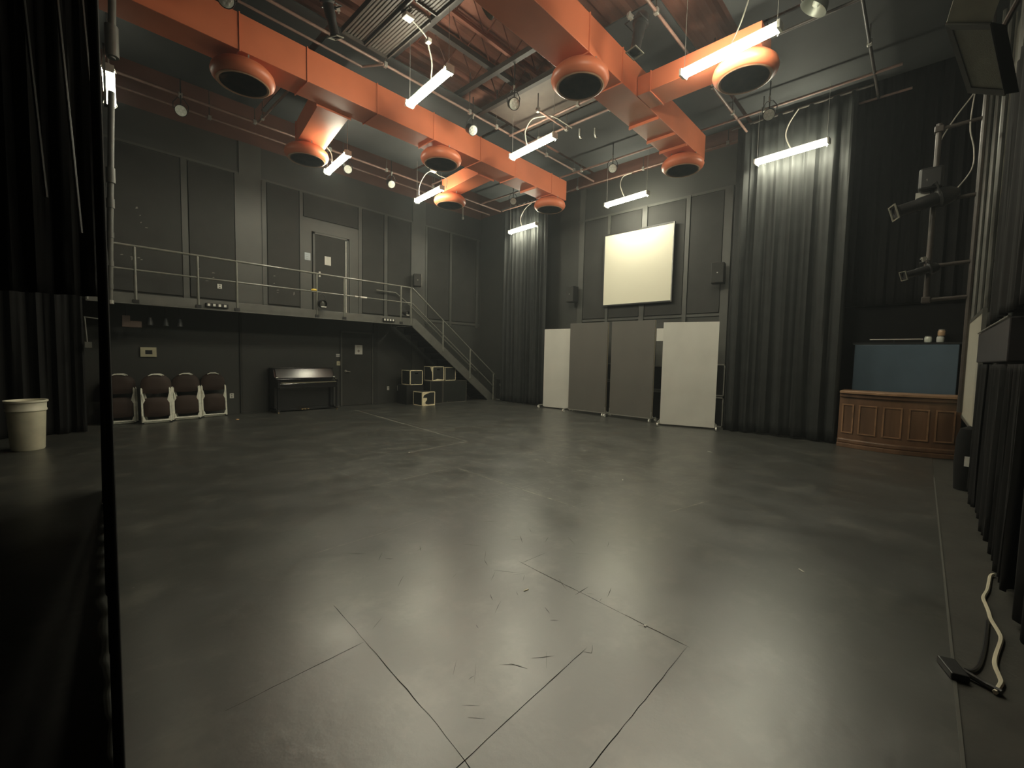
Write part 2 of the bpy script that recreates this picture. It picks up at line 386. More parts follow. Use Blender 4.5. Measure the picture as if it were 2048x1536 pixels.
# doors
def door(name, x0, x1, z0, z1, y, hinge_hi=True):
    d = D.objects.new(name, None); COL.objects.link(d); d['kind'] = 'structure'; d.location = (x0, y, z0)
    w, h = x1 - x0, z1 - z0
    fr = MB().box(-0.05, -0.03, 0, 0, 0.02, h + 0.05).box(w, -0.03, 0, w + 0.05, 0.02, h + 0.05).box(-0.05, -0.03, h, w + 0.05, 0.02, h + 0.05)
    build('door_frame', fr, M_BATTEN, d)
    lf = build('door_leaf', MB().box(0.004, -0.012, 0.01, w - 0.004, 0.03, h - 0.004), M_PANEL, d)
    return d, lf, w, h
d1, leaf1, w1, h1 = door('door_1', 4.88, 5.76, 2.54, 4.62, YA - 0.02)
tag(build('edge_strip', MB().box(w1 - 0.035, -0.02, 0.02, w1 - 0.012, -0.012, h1 - 0.02), M_WHITE, leaf1), 'white strip down the opening edge')
hd = MB().box(0.10, -0.02, 0.98, 0.15, -0.012, 1.12).tube([(0.125, -0.015, 1.05), (0.125, -0.06, 1.05), (0.23, -0.06, 1.04)], 0.011)
build('door_handle', hd, M_STEEL, leaf1)
d2, leaf2, w2, h2 = door('door_2', 5.62, 6.53, 0.0, 2.07, YA - 0.005)
hd = MB().lathe([(0.032, 0), (0.032, 0.012), (0.0, 0.014)], n=20, M=Matrix.Translation((0.10, -0.012, 0.99)) @ Matrix.Rotation(PI / 2, 4, 'X'))
hd.tube([(0.10, -0.015, 0.99), (0.10, -0.06, 0.99), (0.13, -0.062, 0.985), (0.22, -0.062, 0.97)], [0.014, 0.014, 0.014, 0.010])
tag(build('door_handle', hd, M_STEEL, leaf2), 'bright chrome lever handle')

def plate(name, label, cat, x0, z0, x1, z1, m, y=YA, t=0.012, group=None):
    return tag(build(name, MB().box(x0, y - t, z0, x1, y, z1), m, bevel=0.003), label, cat, group)
# notices
nt_ = plate('notice', 'white paper notice taped to the gallery door', 'notice', 5.14, 3.86, 5.31, 4.09, M_PAPER, YA - 0.036, 0.003)
nt2 = plate('notice', 'pale blue printed notice left of the gallery door', 'notice', 4.62, 3.91, 4.77, 4.10, M_PAPERB, YA - 0.03, 0.004)
ink = MB()
for k in range(3): ink.box(4.64, YA - 0.0345, 4.04 - k * 0.045, 4.74 - 0.02 * k, YA - 0.034, 4.052 - k * 0.045)
build('print', ink, mat('grey_print', (0.33, 0.36, 0.38), 0.7), nt2)
tg = plate('notice', 'small torn cream tag beside the pale blue notice', 'notice', 4.515, 3.80, 4.555, 3.93, M_PAPER, YA - 0.03, 0.004)
s1 = plate('notice', 'large white rectangular notice high on the ground floor door', 'notice', 6.00, 1.47, 6.23, 1.74, M_PAPER, YA - 0.02, 0.006)
sk = MB()
for k in range(10):
    a0, a1 = 2 * PI * k / 10, 2 * PI * (k + 1) / 10
    sk.face([(6.11 + 0.035 * math.cos(a0), YA - 0.0265, 1.565 + 0.04 * math.sin(a0)), (6.11 + 0.035 * math.cos(a1), YA - 0.0265, 1.565 + 0.04 * math.sin(a1)), (6.11, YA - 0.0265, 1.565)])
for k in range(4): sk.box(6.06, YA - 0.0265, 1.70 - k * 0.018, 6.15, YA - 0.026, 1.705 - k * 0.018)
build('print', sk, mat('brown_grey_print', (0.30, 0.25, 0.22), 0.7), s1)
s2 = plate('door_plaque', 'small grey and white striped plaque above the piano next to the door', 'plaque', 5.45, 1.385, 5.64, 1.475, mat('grey_plaque', (0.22, 0.22, 0.25), 0.5), YA, 0.01)
build('lettering_strip', MB().box(5.455, YA - 0.012, 1.445, 5.55, YA - 0.0105, 1.468).box(5.455, YA - 0.012, 1.395, 5.55, YA - 0.0105, 1.42), M_PAPER, s2)
s3 = plate('wall_switch', 'square cream switch plate below the striped plaque by the lower door', 'switch', 5.47, 1.15, 5.59, 1.265, M_CREAM, YA, 0.012)
build('toggle', MB().box(5.515, YA - 0.024, 1.185, 5.545, YA - 0.012, 1.23), mat('tan_plastic', (0.4, 0.37, 0.27), 0.5), s3)
def outlet(x, z, label, y=YA, w=0.07, h=0.115, m=M_WHITE):
    o = plate('wall_outlet', label, 'outlet', x - w / 2, z - h / 2, x + w / 2, z + h / 2, m, y, 0.01, 'wall outlets')
    for dz in (-0.025, 0.025): build('socket', MB().box(x - 0.014, y - 0.0115, z + dz - 0.012, x + 0.014, y - 0.0102, z + dz + 0.012), mat('grey_socket', (0.12, 0.11, 0.10), 0.5), o)
    return o
outlet(2.92, 0.43, 'white outlet low on the wall right of the folded chairs', w=0.085)
outlet(7.08, 0.45, 'small outlet low on the wall between the lower door and the crates')
outlet(7.43, 0.44, 'outlet close to the crate pile, half covered by paint', w=0.06, h=0.16)
outlet(2.715, 2.97, 'white outlet on the wall panel above the catwalk deck', y=YA - 0.036, w=0.09, h=0.105)
pn = plate('wall_control_panel', 'cream rectangular control panel with dark screen above the folded chairs', 'control panel', 1.28, 1.335, 1.545, 1.535, M_CREAM, YA, 0.04)
build('display', MB().box(1.36, YA - 0.043, 1.39, 1.475, YA - 0.0405, 1.475), M_BLACK, pn)
for (x, z, w_, h_, nm) in ((1.0, 3.68, .04, .02, 'a'), (1.35, 3.55, .13, .015, 'b')): pass
# chipped paint marks on the gallery panels
def marks(label, pts, m=M_PAPER, y=YA - 0.0365):
    k = MB()
    for (x, z, w, h) in pts: k.prism([(x, z), (x + w, z + h * 0.3), (x + w * 0.8, z + h), (x + w * 0.2, z + h * 0.8)], y, y - 0.0008)
    return tag(build('tape_scrap', k, m), label, 'tape scraps', kind='stuff')
MK = mat('chipped_grey', (0.24, 0.23, 0.20), 0.7)
marks('pale tape scraps and paint chips on the leftmost catwalk wall panel', [(1.28, 4.35, .04, .05), (1.34, 4.22, .02, .03), (1.35, 4.08, .02, .03), (1.42, 4.0, .05, .015), (1.02, 3.38, .05, .02), (1.17, 3.36, .06, .02), (1.19, 3.30, .02, .07), (1.28, 3.36, .05, .02), (1.33, 3.33, .04, .02)], MK)
marks('pale chips on the panel above the catwalk outlet', [(2.3, 3.3, .05, .015), (2.57, 3.25, .06, .02), (2.58, 3.14, .04, .03), (2.44, 3.06, .07, .01)], MK)
marks('pale chips on the panel left of the gallery door', [(3.86, 3.37, .05, .02), (3.86, 3.18, .03, .03), (3.93, 3.03, .06, .02), (3.93, 2.97, .05, .015), (4.33, 2.95, .03, .10)], MK)

# ------------------------------------------------------------------ catwalk and staircase
YC = 10.85
cw = thing('catwalk', 'black steel catwalk gallery with pipe railing along the left wall', 'catwalk', (0, 0, 0))
build('deck', MB().box(0.45, YC, 2.44, 7.18, YA - 0.05, 2.52), M_CATW, cw)
build('fascia', MB().box(0.45, YC - 0.04, 2.33, 7.22, YC, 2.535).box(0.45, YC - 0.07, 2.33, 7.22, YC - 0.04, 2.345).box(7.18, YC, 2.33, 7.22, YA - 0.05, 2.52), M_CATW, cw, bevel=0.004)
build('top_rail', MB().tube([(0.45, YC - 0.03, 3.41), (7.18, YC - 0.03, 3.41)], 0.022), M_RAIL, cw, smooth=True)
build('mid_rail', MB().tube([(0.45, YC - 0.03, 2.97), (7.18, YC - 0.03, 2.97)], 0.018), M_RAIL, cw, smooth=True)
for x in (0.47, 1.13, 2.10, 2.79, 4.49, 5.18, 6.84, 7.17):
    build('post', MB().tube([(x, YC - 0.03, 2.36), (x, YC - 0.03, 3.40)], 0.024), M_RAIL, cw, smooth=True)
for x in (1.13, 2.10, 2.79, 4.49, 5.18, 6.84):
    build('post_bracket', MB().box(x - 0.045, YC - 0.062, 2.35, x + 0.045, YC - 0.04, 2.42), M_BLACK, cw)
# hand rail fixed to the wall side
st = thing('staircase', 'black steel staircase running down from the catwalk to the room corner', 'staircase', (7.235, YC, 0))
rise, run, nst = 2.52 / 13, 3.27 / 13, 13
for yy in (0.0, 0.86):
    build('stringer', MB().prism([(0.0, 2.54), (0.0, 2.30), (3.05, -0.0), (3.46, 0.0), (3.46, 0.03), (0.10, 2.54)], yy - 0.02, yy + 0.02), M_CATW, st)
for k in range(12):
    z = 2.52 - rise * (k + 1); x = run * k + 0.02
    build('tread', MB().box(x, 0.02, z - 0.03, x + run + 0.03, 0.84, z), M_BLACK, st)
    build('riser', MB().box(x + run, 0.02, max(0.0, z - rise), x + run + 0.012, 0.84, z - 0.03), M_DEEP, st)
def slope(z_top, x0=-0.02, x1=3.30): return [(x0, -0.03, z_top), (x1, -0.03, z_top - (x1 - x0) * 2.52 / 3.33)]
build('top_rail', MB().tube(slope(3.41) + [(3.36, -0.03, 0.87)], 0.022), M_RAIL, st, smooth=True)
build('mid_rail', MB().tube(slope(2.97), 0.018), M_RAIL, st, smooth=True)
for x in (1.10, 2.22, 3.30):
    zt = 3.41 - (x + 0.02) * 2.52 / 3.33
    build('post', MB().tube([(x, -0.03, max(zt - 0.96, 0.0)), (x, -0.03, zt)], 0.024), M_RAIL, st, smooth=True)
hr = thing('wall_handrail', 'thin handrail fixed to the wall on the inner side of the stairs', 'handrail', (0, 0, 0))
build('rail', MB().tube([(6.61, YA - 0.12, 3.36), (7.26, YA - 0.12, 3.36), (7.62, YA - 0.12, 3.13), (10.55, YA - 0.12, 0.95)], 0.02), M_RAIL, hr, smooth=True)
for x in (6.9, 7.8, 9.2, 10.3):
    z = 3.36 if x < 7.26 else 3.13 - (x - 7.62) * 0.744
    build('bracket', MB().tube([(x, YA - 0.12, z), (x, YA - 0.07, z - 0.03), (x, YA - 0.04, z - 0.03)], 0.009), M_RAIL, hr)
bc = thing('equipment_case', 'small dark case standing at the foot of the stairs', 'case', (10.72, 10.64, 0))
build('body', MB().box(-0.1, -0.12, 0.02, 0.1, 0.12, 0.70), M_BLACK, bc, bevel=0.01)
build('latch', MB().box(-0.115, -0.10, 0.48, -0.10, -0.07, 0.56), M_STEEL, bc)
build('foot', MB().box(-0.09, -0.11, 0, 0.09, 0.11, 0.02), M_STEEL, bc)

# power strips on the fascia
def strip(x0, x1, label):
    t = thing('power_strip', label, 'power strip', (x0, YC - 0.0395, 2.44), 0, 'outlet strips on the catwalk edge')
    w = x1 - x0
    build('housing', MB().box(0, -0.05, -0.045, w, 0, 0.035), M_BLACK, t, bevel=0.004)
    for k in range(4):
        x = w * (0.12 + 0.24 * k)
        build('socket', MB().box(x - 0.022, -0.054, -0.03, x + 0.022, -0.05, 0.02), M_WHITE, t)
strip(2.22, 2.62, 'black strip of four white sockets on the left part of the catwalk edge')
strip(6.26, 6.62, 'black strip of white sockets on the catwalk edge near the stair top')

# ------------------------------------------------------------------ stage lamps
def lens_m(): return M_PARW
def aim(o, target):
    d = (Vector(target) - o.location).normalized()
    o.rotation_euler = d.to_track_quat('Z', 'Y').to_euler()
def hang(t, top=6.58):
    p = t.location; o = build('hanger', MB().tube([(p.x, p.y, p.z), (p.x, p.y, top)], 0.011, n=6), M_BLACK)
    bpy.context.view_layer.update()
    o.parent = t; o.matrix_parent_inverse = t.matrix_world.inverted()
def par_proto(label, loc, target, group):
    """short can lamp: +z is the beam direction"""
    t = thing('par_lamp', label, 'stage lamp', loc, 0, group)
    build('can', MB().lathe([(0.0, -0.20), (0.05, -0.20), (0.085, -0.15), (0.092, 0.0), (0.10, 0.005), (0.10, 0.02), (0.088, 0.02)], n=24), M_BLACK, t, smooth=True)
    build('lens', MB().lathe([(0.088, 0.012), (0.088, 0.024), (0.05, 0.032), (0.0, 0.034)], n=24), M_PARW, t, smooth=True)
    led = MB()
    for k in range(7):
        a = 2 * PI * k / 6; r = 0.052 if k < 6 else 0
        led.lathe([(0.016, 0), (0.016, 0.012), (0.0, 0.014)], c=(r * math.cos(a), r * math.sin(a), 0.026), n=10)
    build('led', led, mat('white_led_cap', (0.82, 0.83, 0.78), 0.3), t)
    build('yoke', MB().tube([(-0.11, 0, -0.06), (-0.115, 0.10, -0.10), (-0.05, 0.19, -0.12), (0.05, 0.19, -0.12), (0.115, 0.10, -0.10), (0.11, 0, -0.06)], 0.008, n=6), M_BLACK, t)
    build('clamp', MB().tube([(0, 0.18, -0.12), (0, 0.27, -0.14)], 0.016, n=8), M_STEEL, t)
    aim(t, target); hang(t); return t
PG = 'small round LED lamps clamped to the ceiling pipes'
pars = [((1.79, 10.22, 5.9), (0.5, 1, 1.0), 'small round LED lamp hanging far left below the front diffuser'),
        ((5.69, 5.45, 5.9), (1.8, -1.5, 1.5), 'small round LED lamp hanging left of the second duct between the trusses and cord'),
        ((5.87, 6.74, 5.95), (5.2, 0, 1.5), 'small LED lamp dangling against the top edge of the long duct'),
        ((6.18, 10.25, 5.88), (5, 2, 0), 'small round LED lamp over the gallery wall right of the door'),
        ((9.08, 5.49, 5.9), (1.5, 0, 1.5), 'small round LED lamp in the dark bay before the screen wall'),
        ((8.93, 2.25, 5.9), (2, 1.5, 1.0), 'small LED lamp on the dark ceiling left above the curtain tube light'),
        ((5.01, 10.25, 5.88), (1.0, -1.5, 1.5), 'small LED lamp showing a ring of white dots beside the tube light'),
        ((9.15, 8.72, 5.9), (2, 1, 1.5), 'small LED lamp just left above the last duct diffuser'),
        ((1.65, 6.62, 5.9), (-1, 0, 1.5), 'small LED lamp at the top picture edge on the long duct')]
p0 = None
for loc, tg_, lb in pars:
    if p0 is None: p0 = par_proto(lb, loc, tg_, PG)
    else:
        q = dup(p0, loc, None, lb); aim(q, tg_)
        for c in list(q.children):
            if c.name.startswith('hanger'): D.objects.remove(c)
        hang(q)
def ellipsoidal(loc, target, label, s=1.0):
    t = thing('profile_spotlight', label, 'spotlight', loc, 0, 'long black profile spotlights')
    t.scale = (s, s, s)
    build('barrel', MB().lathe([(0.0, 0.0), (0.085, 0.0), (0.085, 0.2), (0.075, 0.22), (0.075, 0.42), (0.085, 0.43), (0.085, 0.46), (0.07, 0.46), (0.07, 0.44), (0, 0.44)], n=20), M_BLACK, t, smooth=True)
    build('lamp_housing', MB().lathe([(0.0, -0.2), (0.05, -0.2), (0.10, -0.14), (0.125, -0.05), (0.12, 0.0), (0.085, 0.02)], n=20), M_BLACK, t, smooth=True)
    fr = MB().box(-0.10, -0.10, 0.46, 0.10, -0.085, 0.475).box(-0.10, 0.085, 0.46, 0.10, 0.10, 0.475).box(-0.10, -0.085, 0.46, -0.085, 0.085, 0.475).box(0.085, -0.085, 0.46, 0.10, 0.085, 0.475)
    build('colour_frame', fr, mat('dull_grey_metal', (0.16, 0.155, 0.12), 0.5), t)
    build('yoke', MB().tube([(-0.14, 0, 0.03), (-0.14, 0.18, 0.03), (0.14, 0.18, 0.03), (0.14, 0, 0.03)], 0.011, n=6), M_BLACK, t)
    build('clamp', MB().box(-0.025, 0.18, 0.0, 0.025, 0.28, 0.06).tube([(0, 0.25, -0.03), (0, 0.25, 0.09)], 0.014), M_STEEL, t)
    aim(t, target); return t
ellipsoidal((2.66, 6.0, 6.12), (3.1, 6.2, 5.0), 'black profile spotlight hanging between the long duct and the ribbed ceiling panel', 0.8)
ellipsoidal((5.72, 3.1, 6.10), (5.5, 3.15, 5.1), 'black profile spotlight hanging in the angle of the two right ducts', 0.9)

# scoop lamp by the nearest right tube light and the big pale lamp at the picture top
def scoop(loc, target, label):
    t = thing('scoop_light', label, 'scoop light', loc)
    build('bowl', MB().lathe([(0.05, -0.22), (0.08, -0.22), (0.09, -0.15), (0.14, -0.08), (0.17, 0.0), (0.175, 0.01), (0.165, 0.0), (0.13, -0.08), (0.06, -0.14), (0.0, -0.15)], n=28), mat('worn_aluminium', (0.22, 0.235, 0.20), 0.4, metal=0.4), t, smooth=True)
    build('bulb', MB().lathe([(0.0, -0.14), (0.03, -0.12), (0.05, -0.06), (0.035, -0.02), (0, -0.01)], n=16), M_PARW, t, smooth=True)
    build('yoke', MB().tube([(-0.18, 0, -0.03), (-0.16, 0.16, -0.06), (0, 0.24, -0.08), (0.16, 0.16, -0.06), (0.18, 0, -0.03)], 0.007, n=6), M_STEEL, t)
    aim(t, target); return t
scoop((3.95, 4.32, 5.98), (3.4, 4.9, 5.4), 'tilted silver scoop light under the red trusses at the picture top')
scoop((6.95, 1.30, 6.10), (6.9, 1.9, 5.2), 'dim silver scoop light beside the end of the brightest tube light')

# lamps on the catwalk railing
for (x, z, r, lb) in ((4.60, 2.68, 0.105, 'round black lamp hanging on the catwalk rail before the gallery door'), (6.98, 2.66, 0.075, 'smaller round black lamp hanging on the rail at the stair top')):
    t = thing('rail_lamp', lb, 'lamp', (x, YC - 0.12, z), 0, 'round lamps on the catwalk rail')
    build('drum', MB().lathe([(0, -0.14), (r * 0.6, -0.14), (r, -0.04), (r, 0.03), (r * 0.9, 0.03), (r * 0.86, -0.02), (0, -0.02)], n=24, M=Matrix.Rotation(math.radians(100), 4, 'X') @ Matrix.Rotation(0.25, 4, 'Y')), M_BLACK, t, smooth=True)
    build('lens', MB().lathe([(0, 0.012), (r * 0.5, 0.008), (r * 0.84, -0.012), (0, -0.014)], n=24, M=Matrix.Rotation(math.radians(100), 4, 'X') @ Matrix.Rotation(0.25, 4, 'Y')), mat('smoky_lens', (0.08, 0.08, 0.07), 0.12, spec=0.8), t, smooth=True)
    build('hook', MB().tube([(-r, 0.05, 0.03), (-r * 0.7, 0.06, 0.2), (0, 0.07, 0.27), (0.0, 0.09, 0.32), (0, 0.12, 0.31)], 0.007, n=6).tube([(r, 0.05, 0.03), (r * 0.7, 0.06, 0.2), (0, 0.07, 0.27)], 0.007, n=6), M_BLACK, t)
    build('gel_edge', MB().box(-r * 0.6, -0.05, -r * 0.75, r * 0.6, -0.043, -r * 0.55), M_PAPER, t)
tp = tag(build('tape_roll', MB().tube([(4.36, YC - 0.03, 2.995), (4.40, YC - 0.03, 3.01), (4.47, YC - 0.03, 3.01), (4.50, YC - 0.03, 2.995)], [0.015, 0.03, 0.03, 0.015]), M_YELLOW), 'yellow tape wrapped on the catwalk mid rail left of the door', 'tape')
tag(build('tape_wrap', MB().tube([(5.47, YC - 0.03, 2.97), (5.55, YC - 0.03, 2.97)], 0.023).tube([(5.62, YC - 0.03, 2.97), (5.80, YC - 0.03, 2.97)], 0.023), M_PAPER), 'white tape wrapped around the mid rail right of the gallery door', 'tape')
for k, (x, m_, w) in enumerate(((1.02, mat('dim_brown_metal', (0.13, 0.09, 0.07), 0.5), 0.09),)):
    t = thing('junction_box', 'dim brown stepped box hanging below the left end of the catwalk', 'box', (x, 11.3, 1.92))
    build('body', MB().box(-0.06, -0.05, 0, 0.06, 0.05, 0.22).box(0.06, -0.05, 0, 0.23, 0.05, 0.12), m_, t, bevel=0.005)
    build('hanger', MB().tube([(0, 0, 0.22), (0, 0, 0.525)], 0.01), M_BLACK, t)
for k, x in enumerate((1.38, 1.63, 1.86)):
    t = thing('hanging_lamp', ('first', 'second', 'third')[k] + ' of three dim lamps under the catwalk counted from the brown box', 'lamp', (x, 11.3, 2.05), 0, 'dim lamps hanging under the catwalk')
    build('can', MB().lathe([(0, 0.08), (0.03, 0.08), (0.05, 0), (0.052, -0.07), (0.04, -0.07), (0, -0.05)], n=16), mat('dim_grey_metal', (0.07, 0.075, 0.075), 0.4), t, smooth=True)
    build('hanger', MB().tube([(0, 0, 0.07), (0, 0, 0.395)], 0.008), M_BLACK, t)

# ------------------------------------------------------------------ ducts
def duct(name_label, x0, y0, z0, x1, y1, z1, seams, axis, ribs, parts_under=True):
    t = thing('air_duct', name_label, 'air duct', (x0, y0, z0), 0, 'orange rectangular air ducts')
    w, d, h = x1 - x0, y1 - y0, z1 - z0
    build('duct_body', MB().box(0, 0, 0, w, d, h), M_ORANGE, t, bevel=0.006)
    for s in seams:
        if axis == 'x': build('seam_flange', MB().box(s - x0 - 0.008, -0.012, -0.02, s - x0 + 0.008, d + 0.012, h + 0.01), M_ORANGE, t)
        else: build('seam_flange', MB().box(-0.012, s - y0 - 0.008, -0.02, w + 0.012, s - y0 + 0.008, h + 0.01), M_ORANGE, t)
    for r in ribs:
        if axis == 'x': build('stiffener', MB().prism([(-0.01, 0), (d + 0.01, 0), (d + 0.01, -0.05), (-0.01, -0.05)], r - x0 - 0.014, r - x0 + 0.014, 'x'), M_ORANGE, t)
    return t
dA = duct('long orange rectangular duct crossing the ceiling from the left to the far corner', 0.50, 7.2, 5.7, 9.61, 7.70, 6.2, (1.95, 2.87, 4.06, 5.27, 6.50, 7.61, 8.97), 'x', (8.35, 9.25))
dB = duct('second orange duct running under the ceiling toward the screen wall', 0.50, 3.58, 5.7, 9.56, 4.12, 6.2, (5.2, 6.1), 'x', (7.35, 8.05, 8.6))
dC = duct('short shallow orange branch duct behind the brightest tube light', 6.57, 1.80, 5.7, 7.05, 3.57, 5.99, (3.35,), 'y', ())
def branch(label, base, end, y0, y1, z0, z1, drop=0.0, seam=True):
    t = thing('air_duct', label, 'air duct', (0, 0, 0), 0, 'orange rectangular air ducts')
    (a0, a1), (b0, b1) = base, end
    mb = MB()
    v = [(a0, y0, z0), (a1, y0, z0), (a1, y0, z1), (a0, y0, z1), (b0, y1, z0 - drop), (b1, y1, z0 - drop), (b1, y1, z1 - drop), (b0, y1, z1 - drop)]
    V = [mb.bm.verts.new(p) for p in v]
    for f in ((0, 1, 2, 3), (7, 6, 5, 4), (0, 4, 5, 1), (1, 5, 6, 2), (2, 6, 7, 3), (3, 7, 4, 0)): mb.bm.faces.new([V[i] for i in f])
    build('duct_body', mb, M_ORANGE, t, bevel=0.005)
    build('collar', MB().box(a0 - 0.03, y0, z0 - 0.03, a1 + 0.03, y0 + 0.02, z1 + 0.02), M_ORANGE, t)
    build('end_flange', MB().box(b0 - 0.015, y1 - 0.02, z0 - drop - 0.02, b1 + 0.015, y1, z1 - drop + 0.01), M_ORANGE, t)
    return t
branch('skewed orange branch duct leaving the long duct above the gallery door side', (3.25, 3.80), (3.52, 4.06), 7.71, 9.42, 5.70, 6.10, 0.0)
branch('orange branch duct leaving the long duct next to the gallery side tube light', (6.92, 7.38), (7.10, 7.52), 7.71, 9.30, 5.70, 6.02, 0.0)

# round diffusers
def diffuser(loc, label):
    t = thing('air_diffuser', label, 'air diffuser', loc, 0, 'round orange ceiling diffusers')
    build('neck', MB().lathe([(0.19, 0.13), (0.19, 0.198)], n=36), M_ORANGE, t, smooth=True)
    build('ring', MB().lathe([(0.18, 0.155), (0.26, 0.15), (0.35, 0.115), (0.40, 0.06), (0.415, 0.0), (0.40, -0.045), (0.36, -0.085), (0.325, -0.10), (0.305, -0.095), (0.315, -0.05), (0.33, 0.0)], n=48), M_ORANGE, t, smooth=True)
    gr = MB()
    for r in (0.31, 0.25, 0.19, 0.13, 0.07):
        gr.lathe([(r, -0.075), (r - 0.012, -0.05), (r - 0.05, -0.02)], n=40)
    gr.lathe([(0.33, -0.01), (0.0, -0.01)], n=40)
    build('grille', gr, M_GRILLE, t, smooth=True)
    build('rim', MB().lathe([(0.302, -0.100), (0.328, -0.108), (0.345, -0.100)], n=48), mat('pale_worn_orange', (0.62, 0.36, 0.22), 0.35), t, smooth=True)
    for k in range(3):
        a = 2 * PI * k / 3 + 0.5
        build('strap', MB().box(0.27 * math.cos(a) - 0.008, 0.27 * math.sin(a) - 0.008, 0.13, 0.27 * math.cos(a) + 0.008, 0.27 * math.sin(a) + 0.008, 0.198), M_STEEL, t)
    return t
DL = [((2.07, 7.49), 'round orange diffuser nearest the left curtain under the long duct'),
      ((5.36, 3.83), 'round orange diffuser under the second duct, beside the red trusses'),
      ((6.74, 2.03), 'large looking orange diffuser right under the brightest tube light'),
      ((3.70, 9.35), 'orange diffuser at the end of the skewed branch duct over the gallery'),
      ((5.62, 7.42), 'orange diffuser under the middle of the long duct'),
      ((7.28, 9.22), 'orange diffuser under the short branch next to the gallery side tube light'),
      ((9.20, 7.43), 'orange diffuser below the far end of the long duct'),
      ((9.07, 3.84), 'orange diffuser below the far end of the second duct near the black curtain')]
f0 = None
for (x, y), lb in DL:
    if f0 is None: f0 = diffuser((x, y, 5.50), lb)
    else: dup(f0, (x, y, 5.50), None, lb)

# ------------------------------------------------------------------ ceiling steel, pipes, hung cloth
def joist(y, label):
    t = thing('roof_joist', label, 'roof joist', (0, y, 0), 0, 'open web roof joists')
    build('bottom_chord', MB().box(-2.9, -0.03, 7.0, XB, 0.03, 7.04).box(-2.9, -0.005, 7.04, XB, 0.005, 7.09), M_BROWN, t)
    build('top_chord', MB().box(-2.9, -0.03, 7.6, XB, 0.03, 7.64), M_BROWN, t)
    wb = MB(); n = 40; L_ = (XB + 2.9) / n
    for k in range(n):
        a, b = -2.9 + k * L_, -2.9 + (k + 1) * L_
        wb.tube([(a, 0, 7.05 if k % 2 == 0 else 7.6), (b, 0, 7.6 if k % 2 == 0 else 7.05)], 0.012, n=5, cap=False)
    build('web', wb, M_BROWN, t)
JN = ['closest to the second duct', 'second from the second duct', 'in the middle of the open ceiling bay', 'above the nearest tube light', 'nearest the long duct']
for k, y in enumerate((4.75, 5.3, 5.85, 6.4, 6.95)): joist(y, 'red brown open web roof joist ' + JN[k])
joist(2.4, 'roof joist partly seen above the right branch duct')
def beam(x0, y0, x1, y1, z, label, s=0.045):
    o = build('grid_beam', MB().box(min(x0, x1) - (s if x0 == x1 else 0), min(y0, y1) - (s if y0 == y1 else 0), z - s, max(x0, x1) + (s if x0 == x1 else 0), max(y0, y1) + (s if y0 == y1 else 0), z + s), mat('dark_beam_paint', (0.022, 0.018, 0.016), 0.6))
    return tag(o, label, 'ceiling beam', 'dark steel grid beams')
beam(4.18, 4.2, 4.18, 7.1, 6.62, 'dark beam crossing under the red joists left of the tube light cord')
beam(5.66, 4.2, 5.66, 7.1, 6.62, 'dark beam crossing the red joists near the round lamp')
beam(6.22, 4.2, 6.22, 7.1, 6.50, 'dark beam along the edge where black ceiling cloth begins')
beam(1.0, 5.98, 6.2, 5.98, 6.70, 'dark beam running lengthwise through the open joist bay')
def pipe(a, b, label, m=M_PIPE, r=0.024, hang=(), zt=7.0):
    t = thing('lighting_pipe', label, 'pipe', (0, 0, 0), 0, 'lighting grid pipes')
    build('pipe', MB().tube([a, b], r, n=10), m, t, smooth=True)
    A, B = Vector(a), Vector(b)
    for h in hang:
        p = A.lerp(B, h)
        build('hanger_rod', MB().tube([p, (p.x, p.y, zt)], 0.010, n=6), M_PIPE, t)
        build('coupler', MB().box(p.x - 0.03, p.y - 0.03, p.z - 0.035, p.x + 0.03, p.y + 0.03, p.z + 0.045), M_STEEL, t, bevel=0.006)
pipe((-1, 10.28, 6.2), (10.2, 10.28, 6.2), 'long pipe along the gallery wall at the edge of the black ceiling cloth', M_PIPEB, 0.024, (0.25, 0.36, 0.5, 0.63, 0.76))
pipe((-1, 10.80, 6.2), (10.2, 10.80, 6.2), 'thin pipe closest to the gallery wall top', M_PIPEB, 0.02, (0.3, 0.55, 0.8))
pipe((1.0, 6.98, 6.2), (3.66, 6.98, 6.2), 'short conduit just above the long duct left of the ribbed panel', M_PIPEB, 0.018)
pipe((1.0, 6.74, 6.26), (10.2, 6.74, 6.26), 'pipe running beside the top edge of the long duct', M_PIPEB, 0.022, (0.32, 0.52, 0.60, 0.78, 0.9))
pipe((3.66, 6.98, 6.2), (3.87, 6.66, 6.2), 'bent stub joining the short conduit to the next pipe', M_PIPEB, 0.018)
pipe((4.3, 2.9, 6.2), (10.2, 2.9, 6.2), 'pipe passing over the right branch duct', M_PIPEB, 0.022, (0.25, 0.62, 0.8))
pipe((3.0, 0.84, 6.2), (10.2, 0.84, 6.2), 'pipe on the dark far right side of the ceiling', M_PIPE, 0.022, (0.55, 0.75))
pipe((0.74, 7.75, 6.2), (0.74, 10.26, 6.2), 'cross pipe at the far left carrying the hidden tube light', M_PIPEB, 0.02, (0.3,))
pipe((3.10, 7.72, 6.22), (3.10, 10.28, 6.22), 'cross pipe left of the skewed branch duct', M_PIPEB, 0.022, (0.9,))
pipe((6.90, 4.2, 6.22), (6.90, 6.72, 6.22), 'cross pipe right over the middle tube light', M_PIPEB, 0.022, (0.3,), 6.45)
pipe((7.42, 4.2, 6.22), (7.42, 6.72, 6.22), 'orange brown cross pipe right of the middle tube light', M_PIPEB, 0.022, (0.15, 0.85), 6.45)
pipe((6.40, 5.55, 6.14), (7.38, 5.55, 6.14), 'short conduit with a loose cord over the middle tube light', M_PIPEB, 0.018, (0.05, 0.97), 6.45)
